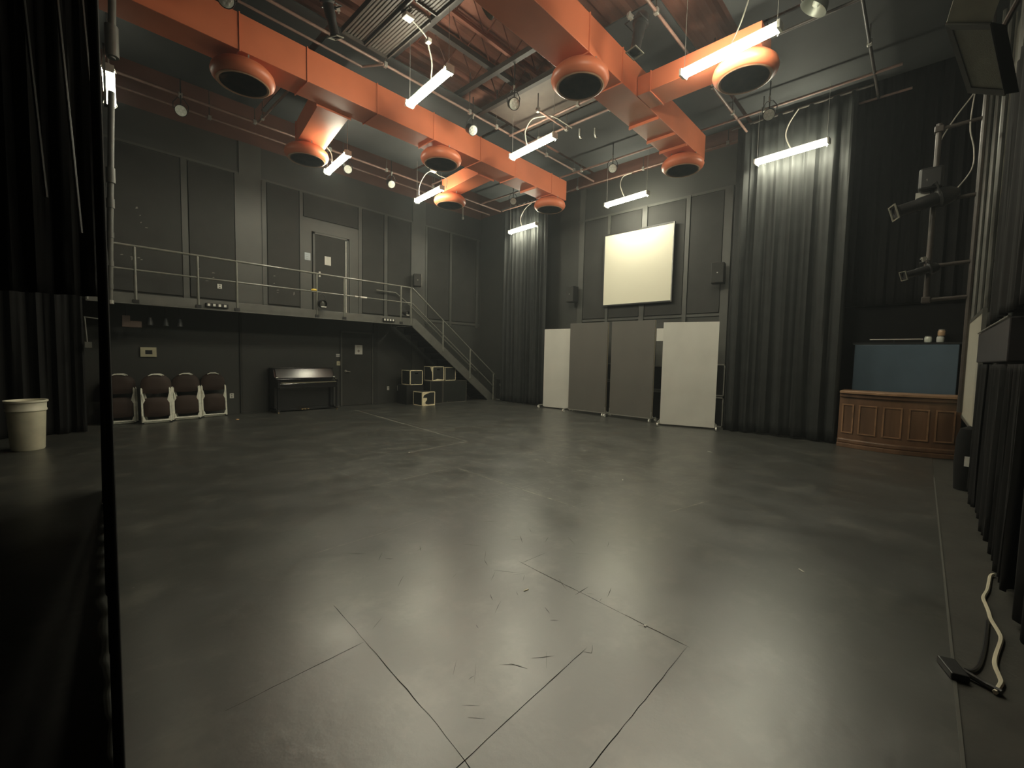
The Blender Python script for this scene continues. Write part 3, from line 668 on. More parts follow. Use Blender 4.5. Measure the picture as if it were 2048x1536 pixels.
pipe((7.35, -0.4, 6.22), (7.35, 3.5, 6.22), 'pipe beyond the right branch duct in the dark', M_PIPE, 0.022, (0.3, 0.6), 6.45)
pipe((9.30, 0.5, 6.2), (9.30, 10.2, 6.2), 'cross pipe in front of the screen wall', M_PIPEB, 0.022, (0.2, 0.35, 0.62, 0.8), 6.45)
pipe((10.20, 0.4, 6.2), (10.20, 10.2, 6.2), 'cross pipe nearest the screen wall', M_PIPEB, 0.02, (0.3, 0.5, 0.7), 6.9)
pipe((7.42, 7.72, 6.22), (7.42, 10.2, 6.22), 'cross pipe above the short branch duct', M_PIPEB, 0.02, (0.5,), 6.45)
def sheet(x0, y0, x1, y1, label, z=6.47, m=M_SHEET):
    return tag(build('ceiling_cloth', MB().box(x0, y0, z, x1, y1, z + 0.02), m), label, 'ceiling cloth', 'black cloths hung under the roof')
sheet(0.5, 6.80, 3.05, 10.26, 'black ceiling cloth over the left part of the long duct')
sheet(3.15, 6.80, 6.85, 10.26, 'black ceiling cloth over the skewed branch duct')
sheet(6.95, 6.80, 10.15, 10.26, 'black ceiling cloth over the far end of the long duct')
sheet(7.45, 4.15, 10.15, 6.70, 'black ceiling cloth with two small hooks before the screen wall')
sheet(6.28, 4.15, 7.38, 6.70, 'narrow taupe ceiling board over the middle tube light', 6.47, M_CORR)
sheet(7.38, -0.58, 10.15, 2.86, 'black ceiling cloth in the dark right corner by the curtain')
sheet(5.9, 2.94, 10.15, 4.10, 'narrow black ceiling cloth above the second duct')
sheet(5.2, -0.58, 7.30, 2.3, 'black ceiling cloth above the brightest tube light')
# hooks on the dark cloth
for k, (x, y) in enumerate(((8.05, 5.7), (8.22, 5.48), (7.9, 4.6), (8.3, 3.9))): pass
# ribbed trays at the picture top
def tray(x0, x1, y0, y1, label):
    mb = MB(); n = 7; w = (x1 - x0) / n
    for k in range(n):
        a = x0 + k * w
        mb.prism([(a, 6.33), (a + w * .2, 6.318), (a + w * .6, 6.318), (a + w * .8, 6.33), (a + w, 6.33), (a + w, 6.36), (a, 6.36)], y0, y1)
    t = thing('ribbed_tray', label, 'ribbed tray', (0, 0, 0), 0, 'ribbed trays hung side by side')
    build('ribs', mb, M_CORR, t)
    build('edge_angle', MB().box(x0 - 0.02, y1 - 0.02, 6.28, x1 + 0.02, y1, 6.37).box(x0 - 0.02, y0, 6.28, x0, y1, 6.37).box(x1, y0, 6.28, x1 + 0.02, y1, 6.37), M_PIPE, t)
tray(3.16, 3.50, 4.6, 6.62, 'left one of two ribbed taupe trays hung beside the profile spotlight')
tray(3.56, 3.90, 5.45, 6.62, 'right one of two ribbed taupe trays where a white cord box sits')
tray(3.56, 3.90, 4.3, 5.30, 'dark ribbed tray end seen at the picture top behind the cord box')

# ------------------------------------------------------------------ tube lights
def tube_light(cx, cy, z, label, yaw=-5.2, cord=None):
    t = thing('tube_light', label, 'ceiling light', (cx, cy, z), math.radians(yaw), 'hanging fluorescent tube lights')
    # runs along local y
    build('housing', MB().prism([(-0.035, 0.028), (0.035, 0.028), (0.022, 0.085), (-0.022, 0.085)], -0.61, 0.61), M_WHITE, t)
    for s in (-1, 1):
        build('tube', MB().tube([(s * 0.045, -0.59, 0.0), (s * 0.045, 0.59, 0.0)], 0.024, n=8), M_TUBE, t, smooth=True)
        build('end_cap', MB().box(-0.065, s * 0.61 - 0.018, -0.025, 0.065, s * 0.61 + 0.018, 0.07), M_WHITE, t, bevel=0.004)
        build('hanger_wire', MB().tube([(0, s * 0.58, 0.08), (0, s * 0.58, 1.02)], 0.0035, n=5), M_STEEL, t)
        gd = MB()
        gd.tube([(-0.07, s * 0.57, 0.05), (-0.085, s * 0.57, -0.01), (-0.05, s * 0.57, -0.055), (0.05, s * 0.57, -0.055), (0.085, s * 0.57, -0.01), (0.07, s * 0.57, 0.05)], 0.003, n=5)
        build('wire_guard', gd, M_STEEL, t)
    return t
TL = [(4.13, 5.80, 5.60, 'tube light hanging nearest the camera side of the long duct'),
      (6.62, 5.83, 5.60, 'tube light between the two big ducts in the ceiling centre'),
      (6.58, 9.18, 5.46, 'tube light next to the short branch duct over the gallery'),
      (10.08, 9.18, 5.42, 'tube light in front of the left black curtain by the corner'),
      (4.24, 9.16, 5.45, 'tube light over the catwalk beside the skewed branch diffuser'),
      (6.15, 2.08, 5.48, 'brightest tube light in front of the shallow branch duct'),
      (9.74, 2.06, 5.45, 'tube light in front of the tall right black curtain'),
      (9.97, 5.62, 5.45, 'tube light above the projection screen'),
      (0.74, 9.25, 5.45, 'tube light mostly hidden behind the left boom pipe'),
      (4.10, 2.10, 5.60, 'tube light over the camera above the picture edge')]
proto = tube_light(*TL[0]); LT = [proto]
for (cx, cy, z, lb) in TL[1:]:
    LT.append(dup(proto, (cx, cy, z), (0, 0, math.radians(-5.2)), lb))
def attach(o, parent):
    o.parent = parent; o.matrix_parent_inverse = parent.matrix_basis.inverted(); return o
def cord(pts, label, m=M_CORDG, r=0.011, of=None):
    P = [Vector(p) for p in pts]; out = []
    for i in range(len(P) - 1):
        p0_, p1, p2, p3 = P[max(i - 1, 0)], P[i], P[i + 1], P[min(i + 2, len(P) - 1)]
        for k in range(6):
            s = k / 6
            out.append(0.5 * ((2 * p1) + (p2 - p0_) * s + (2 * p0_ - 5 * p1 + 4 * p2 - p3) * s * s + (3 * p1 - p0_ - 3 * p2 + p3) * s ** 3))
    out.append(P[-1])
    if of is not None: return attach(build('power_cord', MB().tube(out, r, n=6), m, smooth=True), of)
    return tag(build('loose_cable', MB().tube(out, r, n=6), m, smooth=True), label, 'cable', 'thin cables at the right boom')
M_TUBE2 = emit('dimmed_tube_glow', TUBE_C, TUBE_W * 0.18)  # hidden light's tubes turned down so the wall beside them stays dark
for c in LT[8].children:
    if c.name.startswith('tube'): c.data = c.data.copy(); c.data.materials[0] = M_TUBE2
cord([(4.14, 5.75, 5.69), (4.14, 5.72, 5.95), (4.05, 5.68, 6.12), (3.95, 5.62, 6.2), (3.62, 5.55, 6.25)], 'pale cord arching from the nearest tube light to a white box', of=LT[0])
cord([(6.62, 5.95, 5.69), (6.60, 6.0, 5.95), (6.62, 5.85, 6.14), (6.72, 5.65, 6.17), (6.85, 5.50, 6.17), (7.40, 5.45, 6.15)], 'pale cord arching above the middle tube light', of=LT[1])
cord([(6.55, 9.55, 5.54), (6.50, 9.45, 5.75), (6.50, 9.2, 5.95), (6.58, 9.0, 6.02)], 'pale cord rising from the gallery side tube light', of=LT[2])
cord([(6.62, 9.05, 6.02), (6.72, 8.95, 5.92), (6.88, 8.85, 5.85), (6.75, 8.72, 5.55)], 'second pale cord from the gallery side lamp socket', M_CORDG, 0.008, LT[2])
cord([(10.06, 9.2, 5.50), (10.05, 9.25, 5.75), (10.08, 9.1, 6.0), (10.15, 8.9, 6.16)], 'pale cord above the tube light by the left curtain', of=LT[3])
cord([(9.73, 2.05, 5.53), (9.75, 2.15, 5.8), (9.72, 2.1, 6.0), (9.68, 1.95, 6.2)], 'pale cord above the tube light by the right curtain', of=LT[6])
cord([(9.97, 5.66, 5.53), (9.99, 5.80, 5.85), (10.1, 5.8, 6.1), (10.18, 5.6, 6.17)], 'pale cord above the tube light over the screen', of=LT[7])
cord([(6.15, 2.04, 5.57), (6.22, 1.95, 5.85), (6.3, 1.88, 6.2)], 'thin cord rising from the brightest tube light', M_CORDG, 0.009, LT[5])
cord([(4.22, 9.35, 5.53), (4.25, 9.45, 5.75), (4.12, 9.5, 5.95), (4.0, 9.42, 6.15)], 'pale cord rising beside the skewed branch diffuser', of=LT[4])
tag(build('junction_box', MB().box(3.54, 5.50, 6.22, 3.68, 5.62, 6.27), M_WHITE, bevel=0.006), 'white junction box on the ribbed tray at the cord end', 'junction box', 'white boxes on the ceiling cords')
tag(build('junction_box', MB().box(3.98, 5.60, 6.14, 4.05, 5.68, 6.20), M_WHITE, bevel=0.006), 'small white cord clip between the ribbed tray and the nearest tube light', 'junction box', 'white boxes on the ceiling cords')
tag(build('junction_box', MB().box(6.52, 8.96, 5.98, 6.66, 9.06, 6.06), M_WHITE, bevel=0.01), 'white lamp socket box under the middle diffuser of the long duct', 'junction box', 'white boxes on the ceiling cords')
tag(build('hanging_hook', MB().tube([(9.05, 10.80, 6.2), (9.05, 10.80, 5.85)], 0.012).tube([(9.05, 10.80, 5.85), (9.05, 10.80, 5.78)], 0.03), M_STEEL), 'grey rod with a knob hanging near the far ceiling corner', 'hook')
for (x, y, lb) in ((8.05, 5.72, 'left one of two small grey hooks in the dark ceiling bay'), (8.24, 5.45, 'right one of two small grey hooks in the dark ceiling bay'), (7.75, 4.45, 'small grey hook near the second duct edge'), (5.0, 8.35, 'small grey hook in the black cloth left of the middle diffuser'), (5.2, 8.2, 'small grey hook close to the middle diffuser'), (4.25, 8.2, 'bent grey hook right of the skewed branch duct')):
    tag(build('ceiling_hook', MB().tube([(x, y, 6.47), (x, y, 6.33), (x + 0.03, y, 6.29), (x + 0.07, y, 6.31)], 0.022, n=8), M_STEEL, smooth=True), lb, 'hook', 'small hooks under the black cloth')

# ------------------------------------------------------------------ projection screen
ps = thing('projection_screen', 'cream projection screen in a thin black frame on the far wall', 'projection screen', (XB - 0.13, 0, 0))
build('screen_cloth', MB().box(-0.012, 4.69, 2.99, 0.012, 6.63, 4.89), M_SCREEN, ps)
build('frame', MB().box(-0.02, 4.655, 2.955, 0.03, 4.69, 4.93).box(-0.02, 6.63, 2.955, 0.03, 6.66, 4.93).box(-0.02, 4.69, 2.955, 0.03, 6.63, 2.99).box(-0.02, 4.69, 4.89, 0.03, 6.63, 4.93), M_BLACK, ps)
build('side_edge', MB().box(-0.022, 4.672, 2.96, -0.02, 4.684, 4.92), M_STEEL, ps)
build('wall_bracket', MB().box(0.03, 5.0, 4.5, 0.095, 5.06, 4.6).box(0.03, 6.2, 4.5, 0.095, 6.26, 4.6).box(0.03, 5.7, 3.1, 0.095, 5.76, 3.2), M_BLACK, ps)

# wall speakers
def speaker(loc, rz, label, w=0.27, h=0.46, d=0.24, m=M_BLACK):
    t = thing('wall_speaker', label, 'speaker', loc, rz, 'small black wall speakers')
    build('cabinet', MB().box(-d, -w / 2, -h / 2, 0, w / 2, h / 2), m, t, bevel=0.01)
    build('grille', MB().box(-d - 0.008, -w / 2 + 0.012, -h / 2 + 0.012, -d, w / 2 - 0.012, h / 2 - 0.012), M_PANEL, t, bevel=0.004)
    build('badge', MB().box(-d - 0.011, -0.012, -0.012, -d - 0.008, 0.012, 0.012), M_STEEL, t)
    build('bracket', MB().box(0, -0.03, -0.05, 0.10, 0.03, 0.05), M_BLACK, t)
    return t
speaker((XB - 0.15, 3.55, 3.50), 0.15, 'black wall speaker between the screen and the right curtain')
speaker((XB - 0.12, 7.62, 3.36), -0.1, 'faint black wall speaker left of the screen above the light flat')
sp3 = speaker((8.02, YA - 0.13, 3.82), math.radians(62), 'black and white wall speaker above the top of the stairs', 0.24, 0.38, 0.2)
tag(build('side_face', MB().box(-0.205, -0.124, -0.19, -0.06, -0.1205, 0.19), M_WHITE, sp3), 'pale side face')

# ------------------------------------------------------------------ curtains
def curtain(name, label, path, z0, z1, folds, amp, m=M_DRAPE, seed=1, hemvar=0.02, lean=0.0, taper=None):
    random.seed(seed); mb = MB(); nx = folds * 10; nz = 26
    ph = [random.uniform(-0.9, 0.9) for _ in range(folds + 2)]; am = [random.uniform(0.55, 1.25) for _ in range(folds + 2)]
    P0, P1 = Vector(path[0]), Vector(path[1]); dirv = (P1 - P0); nrm = Vector((-dirv.y, dirv.x, 0)).normalized()
    rows = []
    for j in range(nz + 1):
        tz = j / nz; row = []
        for i in range(nx + 1):
            u = i / nx; f = u * folds; k = int(min(f, folds - 1e-6)); fr = f - k
            a_ = am[k] * (1 - fr) + am[k + 1] * fr; p_ = ph[k] * (1 - fr) + ph[k + 1] * fr
            o = math.sin(2 * PI * f + p_ + 0.5 * math.sin(3.0 * tz + k)) * amp * a_ * (0.75 + 0.35 * (1 - tz))
            o += 0.35 * amp * math.sin(2 * PI * f * 2.3 + 1.7 * p_ + 2 * tz)
            if taper: o *= taper[0] + (taper[1] - taper[0]) * u
            p = P0 + dirv * u + nrm * o
            row.append(mb.bm.verts.new((p.x + lean * tz * ((taper[0] + (taper[1] - taper[0]) * u) if taper else 1), p.y, z0 + (z1 - z0) * tz + (hemvar * math.sin(5 * u + seed) if j == 0 else 0))))
        rows.append(row)
    for j in range(nz):
        for i in range(nx): mb.bm.faces.new([rows[j][i], rows[j][i + 1], rows[j + 1][i + 1], rows[j + 1][i]])
    o = build(name, mb, m, smooth=True, thick=0.004)
    return tag(o, label, 'curtain')
curtain('stage_curtain', 'black pleated curtain hanging left of the rolling flats near the corner', ((10.36, 10.28, 0), (10.30, 8.36, 0)), 0.02, 6.3, 11, 0.05, seed=3)
curtain('stage_curtain', 'tall wide black pleated curtain between the rolling flats and the wooden bar', ((9.98, 3.08, 0), (9.99, 1.10, 0)), 0.02, 6.35, 7, 0.05, seed=5)
curtain('stage_curtain', 'dull black drape on the left behind the boom pipe', ((0.40, 6.66, 0), (-2.9, 6.66, 0)), 2.04, 6.9, 16, 0.045, m=M_DEEP, seed=8)
curtain('stage_curtain', 'dull black drape added to shade the left floor, running from the camera side toward the boom pipe', ((0.35, 6.2, 0), (0.029, 0.5, 0)), 0.01, 6.9, 18, 0.020, m=M_DEEP, seed=12, taper=(1.0, 0.10), lean=0.09)  # drape added to block lamp light from the floor at the left
curtain('stage_curtain', 'dull black drape reaching the floor below the left end of the catwalk', ((0.40, 10.72, 0), (-2.9, 10.72, 0)), 0.01, 3.9, 14, 0.05, m=M_DEEP, seed=9)
curtain('stage_curtain', 'black drape in the far right corner behind the wooden bar', ((10.72, 1.2, 0), (10.72, -0.55, 0)), 2.62, 7.70, 9, 0.03, m=M_DEEP, seed=10)
tag(build('curtain_track', MB().tube([(10.33, 10.4, 6.3), (10.33, 8.2, 6.3)], 0.02), M_PIPE), 'dark pipe carrying the left black curtain', 'pipe')
tag(build('curtain_track', MB().tube([(9.98, 3.2, 6.35), (9.98, 0.9, 6.35)], 0.02), M_PIPE), 'dark pipe carrying the tall right curtain', 'pipe')

# left boom pipe
bm_ = thing('boom_pipe', 'vertical boom pipe with clamps at the left picture edge by the drape', 'boom pipe', (0, 0, 0))
x_at = lambda z: 0.463 + (z - 2.0) * 0.034
build('pipe', MB().tube([(x_at(2.02), 6.56, 2.02), (x_at(4.27), 6.56, 4.27)], 0.028, n=12), M_CATW, bm_, smooth=True)
build('upper_pipe', MB().tube([(x_at(4.62), 6.56, 4.62), (x_at(6.9), 6.56, 6.9)], 0.034, n=12), M_CATW, bm_, smooth=True)
build('link_bar', MB().box(x_at(4.4) - 0.065, 6.56, 4.1, x_at(4.4) - 0.045, 6.58, 4.75).box(x_at(4.4) - 0.065, 6.56, 4.1, x_at(4.4), 6.58, 4.13).box(x_at(4.4) - 0.065, 6.56, 4.72, x_at(4.4), 6.58, 4.75), M_CATW, bm_)
for z, r, h in ((4.80, 0.058, 0.16), (3.38, 0.04, 0.08), (3.08, 0.036, 0.05), (2.74, 0.033, 0.03), (2.43, 0.033, 0.03), (2.18, 0.031, 0.03)):
    build('clamp', MB().tube([(x_at(z), 6.56, z - h), (x_at(z), 6.56, z + h)], r, n=12), M_CATW, bm_, smooth=True)
build('foot_cap', MB().tube([(x_at(2.02), 6.56, 1.99), (x_at(2.02), 6.56, 2.03)], 0.036, n=12), M_STEEL, bm_)
for k, (x, lb) in enumerate(((0.33, 'thin dark conduit directly left of the boom pipe'), (0.14, 'second thin conduit left of the boom pipe'), (-0.10, 'third thin conduit left of the boom pipe on the black drape'))):
    tag(build('conduit', MB().tube([(x + 0.12, 6.50, 2.4 + 0.3 * k), (x - 0.06, 6.50, 6.6)], 0.014), mat('dim_conduit', (0.018, 0.018, 0.016), 0.45)), lb, 'conduit', 'conduits beside the boom pipe')
ws = thing('wall_bracket', 'small grey pipe bracket with a box at the left end under the catwalk', 'bracket', (0.44, 10.62, 0))
build('arm', MB().tube([(-0.03, 0, 2.03), (0.18, 0, 2.01)], 0.012).tube([(-0.02, 0, 2.03), (0.0, 0, 1.60)], 0.012), M_CATW, ws)
build('box', MB().box(-0.03, -0.04, 1.50, 0.06, 0.04, 1.60), M_CATW, ws)

# ------------------------------------------------------------------ rolling flats
def flat(p0, p1, z0, z1, m, label, rim, legs=True):
    a, b = Vector((p0[0], p0[1], 0)), Vector((p1[0], p1[1], 0))
    d = b - a; w = d.length; rz = math.atan2(d.y, d.x)
    t = thing('rolling_flat', label, 'rolling panel', (a.x, a.y, 0), rz, 'rolling flats before the screen wall')
    # local x along the panel, local +y points away from the camera
    sgn = 1 if (Matrix.Rotation(rz, 3, 'Z') @ Vector((0, 1, 0))).x > 0 else -1
    build('panel_face', MB().box(0, 0, z0, w, sgn * 0.02, z1), m, t)
    build('frame', MB().box(0, sgn * 0.02, z0, 0.04, sgn * 0.06, z1).box(w - 0.04, sgn * 0.02, z0, w, sgn * 0.06, z1).box(0.04, sgn * 0.02, z0, w - 0.04, sgn * 0.06, z0 + 0.06).box(0.04, sgn * 0.02, z1 - 0.06, w - 0.04, sgn * 0.06, z1).box(0.04, sgn * 0.02, 1.2, w - 0.04, sgn * 0.06, 1.26), mat('pale_timber', (0.34, 0.30, 0.22), 0.6), t)
    if rim:
        build('bottom_rail', MB().box(0, -sgn * 0.008, z0 - 0.018, w, 0, z0 + 0.004).box(0, -sgn * 0.008, z0, 0.014, 0, z0 + 0.15).box(w - 0.014, -sgn * 0.008, z0, w, 0, z0 + 0.15), M_STEEL, t)
    st_ = MB()
    for k in range(4): st_.box(w * (0.15 + 0.23 * k), -sgn * 0.004, z1 - 0.02, w * (0.15 + 0.23 * k) + 0.02, 0, z1 - 0.008)
    if not rim: build('staples', st_, M_WHITE, t)
    for s, x in ((0, -0.03), (1, w + 0.03)):
        build('outrigger', MB().tube([(x, -sgn * 0.20, 0.085), (x, sgn * 0.18, 0.085)], 0.015).tube([(x, sgn * 0.04, 0.085), (x + (0.035 if s == 0 else -0.035), sgn * 0.04, 0.14)], 0.012), M_STEEL, t)
        for yy in (-0.18, 0.16):
            cs = MB().tube([(x - 0.016, sgn * yy, 0.04), (x + 0.016, sgn * yy, 0.04)], 0.04, n=16)
            c = build('caster', cs, M_WHITE, t, smooth=True)
            build('fork', MB().box(x - 0.021, sgn * yy - 0.012, 0.034, x - 0.017, sgn * yy + 0.012, 0.085).box(x + 0.017, sgn * yy - 0.012, 0.034, x + 0.021, sgn * yy + 0.012, 0.085), M_STEEL, c)
    return t
flat((10.05, 8.18), (10.13, 7.05), 0.035, 2.32, M_FLATL, 'light grey rolling flat farthest left, partly behind a dark one', False)
flat((9.86, 7.12), (9.89, 5.96), 0.08, 2.44, M_FLATD, 'dark taupe rolling flat next to the left light grey flat', True)
flat((9.86, 5.82), (9.89, 4.68), 0.08, 2.44, M_FLATD, 'dark taupe rolling flat between the other dark one and the right light grey flat', True)
flat((9.52, 4.30), (9.88, 3.22), 0.035, 2.34, M_FLATL, 'angled light grey rolling flat nearest the tall curtain', False)
bk = thing('leaning_board', 'pale board peeking between the third and fourth rolling flats', 'board', (10.78, 0, 0))
build('board_face', MB().box(0, 4.3, 1.98, 0.02, 5.05, 2.30), M_FLATL, bk)
build('lower_sheet', MB().box(0.0, 4.3, 0.0, 0.03, 5.05, 1.98), M_CATW, bk)

# stacked black platforms / open racks behind the flats
def rack(y0, y1, levels, label):
    t = thing('equipment_rack', label, 'rack', (10.33, y0, 0), 0, 'black racks behind the rolling flats')
    w = y1 - y0
    for z0, z1 in levels:
        build('frame_edge', MB().box(0, 0, z0, 0.025, w, z0 + 0.025).box(0, 0, z1 - 0.03, 0.025, w, z1).box(0, 0, z0, 0.025, 0.025, z1).box(0, w - 0.025, z0, 0.025, w, z1), M_STEEL if y0 < 4 else M_CATW, t)
        build('case', MB().box(0.028, 0.03, z0 + 0.03, 0.44, w - 0.03, z1 - 0.035), M_BLACK, t)
rack(3.20, 4.2, ((0.0, 0.68), (0.70, 1.43)), 'black cases with worn edges showing between the right light flat and the curtain')
rack(4.30, 5.05, ((0.0, 0.72), (0.74, 1.36)), 'black cases seen in the gap between the third and fourth flats')
rack(5.55, 6.25, ((0.0, 0.9), (0.92, 1.38)), 'black cases seen in the slit between the two dark flats')

# ------------------------------------------------------------------ wooden bar, blue table, bottles
bar = thing('wooden_bar', 'brown panelled wooden bar counter with a bowed front', 'bar counter', (0, 0, 0))
def bow(u, d=0.0):   # u 0..1 along the bar from the curtain side, bowed toward the room
    yy = 1.06 - 1.56 * u
    xx = 9.86 - 0.22 * math.sin(PI * min(1, u * 1.0) * 0.9 + 0.15) + 0.10 * u
    return Vector((xx + d, yy, 0))
def bowed(z0, z1, d, depth, n=24):
    mb = MB(); F = []
    for i in range(n + 1):
        p = bow(i / n, d); F.append([mb.bm.verts.new((p.x, p.y, z0)), mb.bm.verts.new((p.x, p.y, z1)), mb.bm.verts.new((p.x + depth, p.y, z1)), mb.bm.verts.new((p.x + depth, p.y, z0))])
    for a, b in zip(F, F[1:]):
        for k in range(4): mb.bm.faces.new([a[k], a[(k + 1) % 4], b[(k + 1) % 4], b[k]])
    mb.bm.faces.new(F[0]); mb.bm.faces.new(list(reversed(F[-1]))); return mb
build('carcass', bowed(0.03, 0.96, 0.03, 0.45), M_WOOD, bar)
build('counter_top', bowed(0.965, 1.01, -0.05, 0.58), M_WOODL, bar, bevel=0.008)
build('plinth', bowed(0.0, 0.07, -0.06, 0.5), M_WOOD, bar, bevel=0.006)
build('base_moulding', bowed(0.07, 0.15, -0.025, 0.1), M_WOOD, bar, bevel=0.02)
build('top_moulding', bowed(0.90, 0.96, -0.01, 0.1), M_WOOD, bar, bevel=0.01)
for u0, u1 in ((0.03, 0.14), (0.185, 0.345), (0.395, 0.555), (0.605, 0.765), (0.81, 0.96)):
    mb = MB()
    def seg(ua, ub, z0, z1, d0=0.012):
        a, b = bow(ua, d0), bow(ub, d0)
        for (q0, q1) in ((a, b),):
            v = [(q0.x, q0.y, z0), (q1.x, q1.y, z0), (q1.x, q1.y, z1), (q0.x, q0.y, z1)]
            w = [(q0.x + 0.022, q0.y, z0), (q1.x + 0.022, q1.y, z0), (q1.x + 0.022, q1.y, z1), (q0.x + 0.022, q0.y, z1)]
            V = [mb.bm.verts.new(p) for p in v + w]
            for f in ((0, 1, 2, 3), (7, 6, 5, 4), (0, 4, 5, 1), (1, 5, 6, 2), (2, 6, 7, 3), (3, 7, 4, 0)): mb.bm.faces.new([V[i] for i in f])
    e = 0.014
    seg(u0, u1, 0.25, 0.27); seg(u0, u1, 0.75, 0.77); seg(u0, u0 + e, 0.27, 0.75); seg(u1 - e, u1, 0.27, 0.75)
    build('panel_moulding', mb, M_WOODM, bar)
tb = thing('folded_table', 'slate blue table top standing upright behind the wooden bar', 'table', (10.56, 0, 0))
build('top_sheet', MB().box(0, -0.44, 0.98, 0.04, 0.96, 1.86), M_BLUE, tb, bevel=0.01)
build('leg_frame', MB().tube([(0.06, -0.3, 1.2), (0.06, -0.3, 0.0)], 0.015).tube([(0.06, 0.8, 1.2), (0.06, 0.8, 0.0)], 0.015), M_BLACK, tb)
rod = thing('wall_ledge', 'dark ledge with a bright metal edge above the blue table', 'ledge', (0, 0, 0))
build('ledge_body', MB().box(10.62, -0.5, 1.87, 10.849, 1.0, 1.90), M_BLACK, rod)
build('metal_edge', MB().tube([(10.60, 0.75, 1.955), (10.60, 0.02, 1.955)], 0.012), M_STEEL, rod)
build('rod_post', MB().box(10.60, 0.4, 1.90, 10.612, 0.41, 1.95), M_BLACK, rod)
for (y, z, r, h, m_, lb, nm, ct) in ((-0.045, 1.902, 0.05, 0.095, M_PARW, 'pale tin on the ledge left of the stacked jars', 'tin', 'tin'),
                     (-0.20, 1.902, 0.052, 0.095, M_GLASS, 'clear jar on the ledge under the brownish one', 'jar', 'jar'),
                     (-0.21, 2.015, 0.05, 0.095, mat('amber_contents', (0.45, 0.30, 0.18), 0.3), 'jar of brownish contents stacked on a clear jar', 'jar', 'jar')):
    t = thing(nm, lb, ct, (10.68, y, z))
    build('body', MB().lathe([(0, 0), (r * 0.9, 0), (r, h * 0.15), (r, h * 0.85), (r * 0.85, h)], n=20), m_, t, smooth=True)
    build('lid', MB().lathe([(r * 0.86, h), (r * 0.86, h + 0.015), (0, h + 0.016)], n=20), M_STEEL, t, smooth=True)

# ------------------------------------------------------------------ folded chairs
def chair(loc, rz, label, fm=M_CHAIRF, full=True):
    t = thing('folding_chair', label, 'chair', loc, rz, 'folded padded chairs leaning on the wall')
    w = 0.225
    # front leg and back upright frame, one bent tube each side, flattened
    build('side_frame', MB().tube([(-w, 0.0, 0.0), (-w, 0.045, 0.35), (-w, 0.09, 0.68), (-w + 0.02, 0.115, 0.78), (-w + 0.07, 0.125, 0.86), (-0.10, 0.132, 0.915), (0, 0.135, 0.93), (0.10, 0.132, 0.915), (w - 0.07, 0.125, 0.86), (w - 0.02, 0.115, 0.78), (w, 0.09, 0.68), (w, 0.045, 0.35), (w, 0, 0)], 0.016, n=8), fm, t, smooth=True)
    for s in (-1, 1):
        build('leg', MB().box(s * w - 0.016, -0.03, 0.02, s * w + 0.016, -0.008, 0.70, Matrix.Rotation(-0.12, 4, 'X')), fm, t, bevel=0.005)
        build('hinge_plate', MB().prism([(s * (w - 0.015), 0.40), (s * (w - 0.05), 0.47), (s * (w - 0.02), 0.60), (s * w, 0.60)], 0.02, 0.03), fm, t)
        build('foot', MB().box(s * w - 0.02, -0.035, 0.0, s * w + 0.02, 0.01, 0.03), M_BLACK, t)
        build('seat_bracket', MB().prism([(s * (w - 0.0), 0.05), (s * (w - 0.055), 0.05), (s * (w - 0.03), 0.13), (s * (w - 0.0), 0.17)], -0.03, -0.02), fm, t)
    build('front_bar', MB().tube([(-w, -0.02, 0.055), (w, -0.02, 0.055)], 0.014).tube([(-w, 0.01, 0.02), (w, 0.01, 0.02)], 0.012), fm, t, smooth=True)
    # padded seat, folded flat against the frame
    def pad(z0, z1, hw, y0, th, top_round):
        mb = MB(); n = 9; m_ = 8; R = []
        for j in range(m_ + 1):
            v = j / m_; z = z0 + (z1 - z0) * v
            hw_ = hw * ((1 - max(0, (v - 0.35) / 0.65) ** 3.0 * 0.5) if top_round else (0.93 + 0.07 * math.sin(PI * v)))
            R.append([mb.bm.verts.new((hw_ * (2 * i / n - 1), y0 + 0.13 * z - th * (1 - (2 * i / n - 1) ** 4) * (1 - (2 * v - 1) ** 4) ** 0.6, z - (0.02 * (1 - (2 * i / n - 1) ** 2) if j == 0 else 0) + (0.02 * (1 - (2 * i / n - 1) ** 2) if j == m_ else 0))) for i in range(n + 1)])
        B = [[mb.bm.verts.new((q.co.x, y0 + 0.13 * q.co.z + 0.03, q.co.z)) for q in r] for r in R]
        for A_ in (R, B):
            for j in range(m_):
                for i in range(n): mb.bm.faces.new([A_[j][i], A_[j][i + 1], A_[j + 1][i + 1], A_[j + 1][i]])
        for i in range(n):
            mb.bm.faces.new([R[0][i], B[0][i], B[0][i + 1], R[0][i + 1]]); mb.bm.faces.new([R[m_][i], B[m_][i], B[m_][i + 1], R[m_][i + 1]])
        for j in range(m_):
            mb.bm.faces.new([R[j][0], B[j][0], B[j + 1][0], R[j + 1][0]]); mb.bm.faces.new([R[j][n], B[j][n], B[j + 1][n], R[j + 1][n]])
        return mb
    build('seat', pad(0.15, 0.50, 0.203, -0.035, 0.03, False), M_BROWNV, t, smooth=True)
    build('backrest', pad(0.615, 0.965, 0.232, -0.005, 0.03, True), M_BROWNV, t, smooth=True)
    build('top_handle', MB().tube([(-0.11, 0.09, 0.958), (-0.05, 0.10, 0.985), (0.05, 0.10, 0.985), (0.11, 0.09, 0.958)], [0.008, 0.014, 0.014, 0.008]), fm, t, smooth=True)
    return t
CH = [(0.90, 11.48, 'folded brown padded chair at the far left of the row, darkest frame'),
      (1.44, 11.24, 'folded brown padded chair second from the left, standing farthest from the wall'),
      (1.975, 11.45, 'folded brown padded chair third from the left, under the catwalk'),
      (2.515, 11.62, 'folded brown padded chair at the right end of the row by the outlet')]
c0 = None
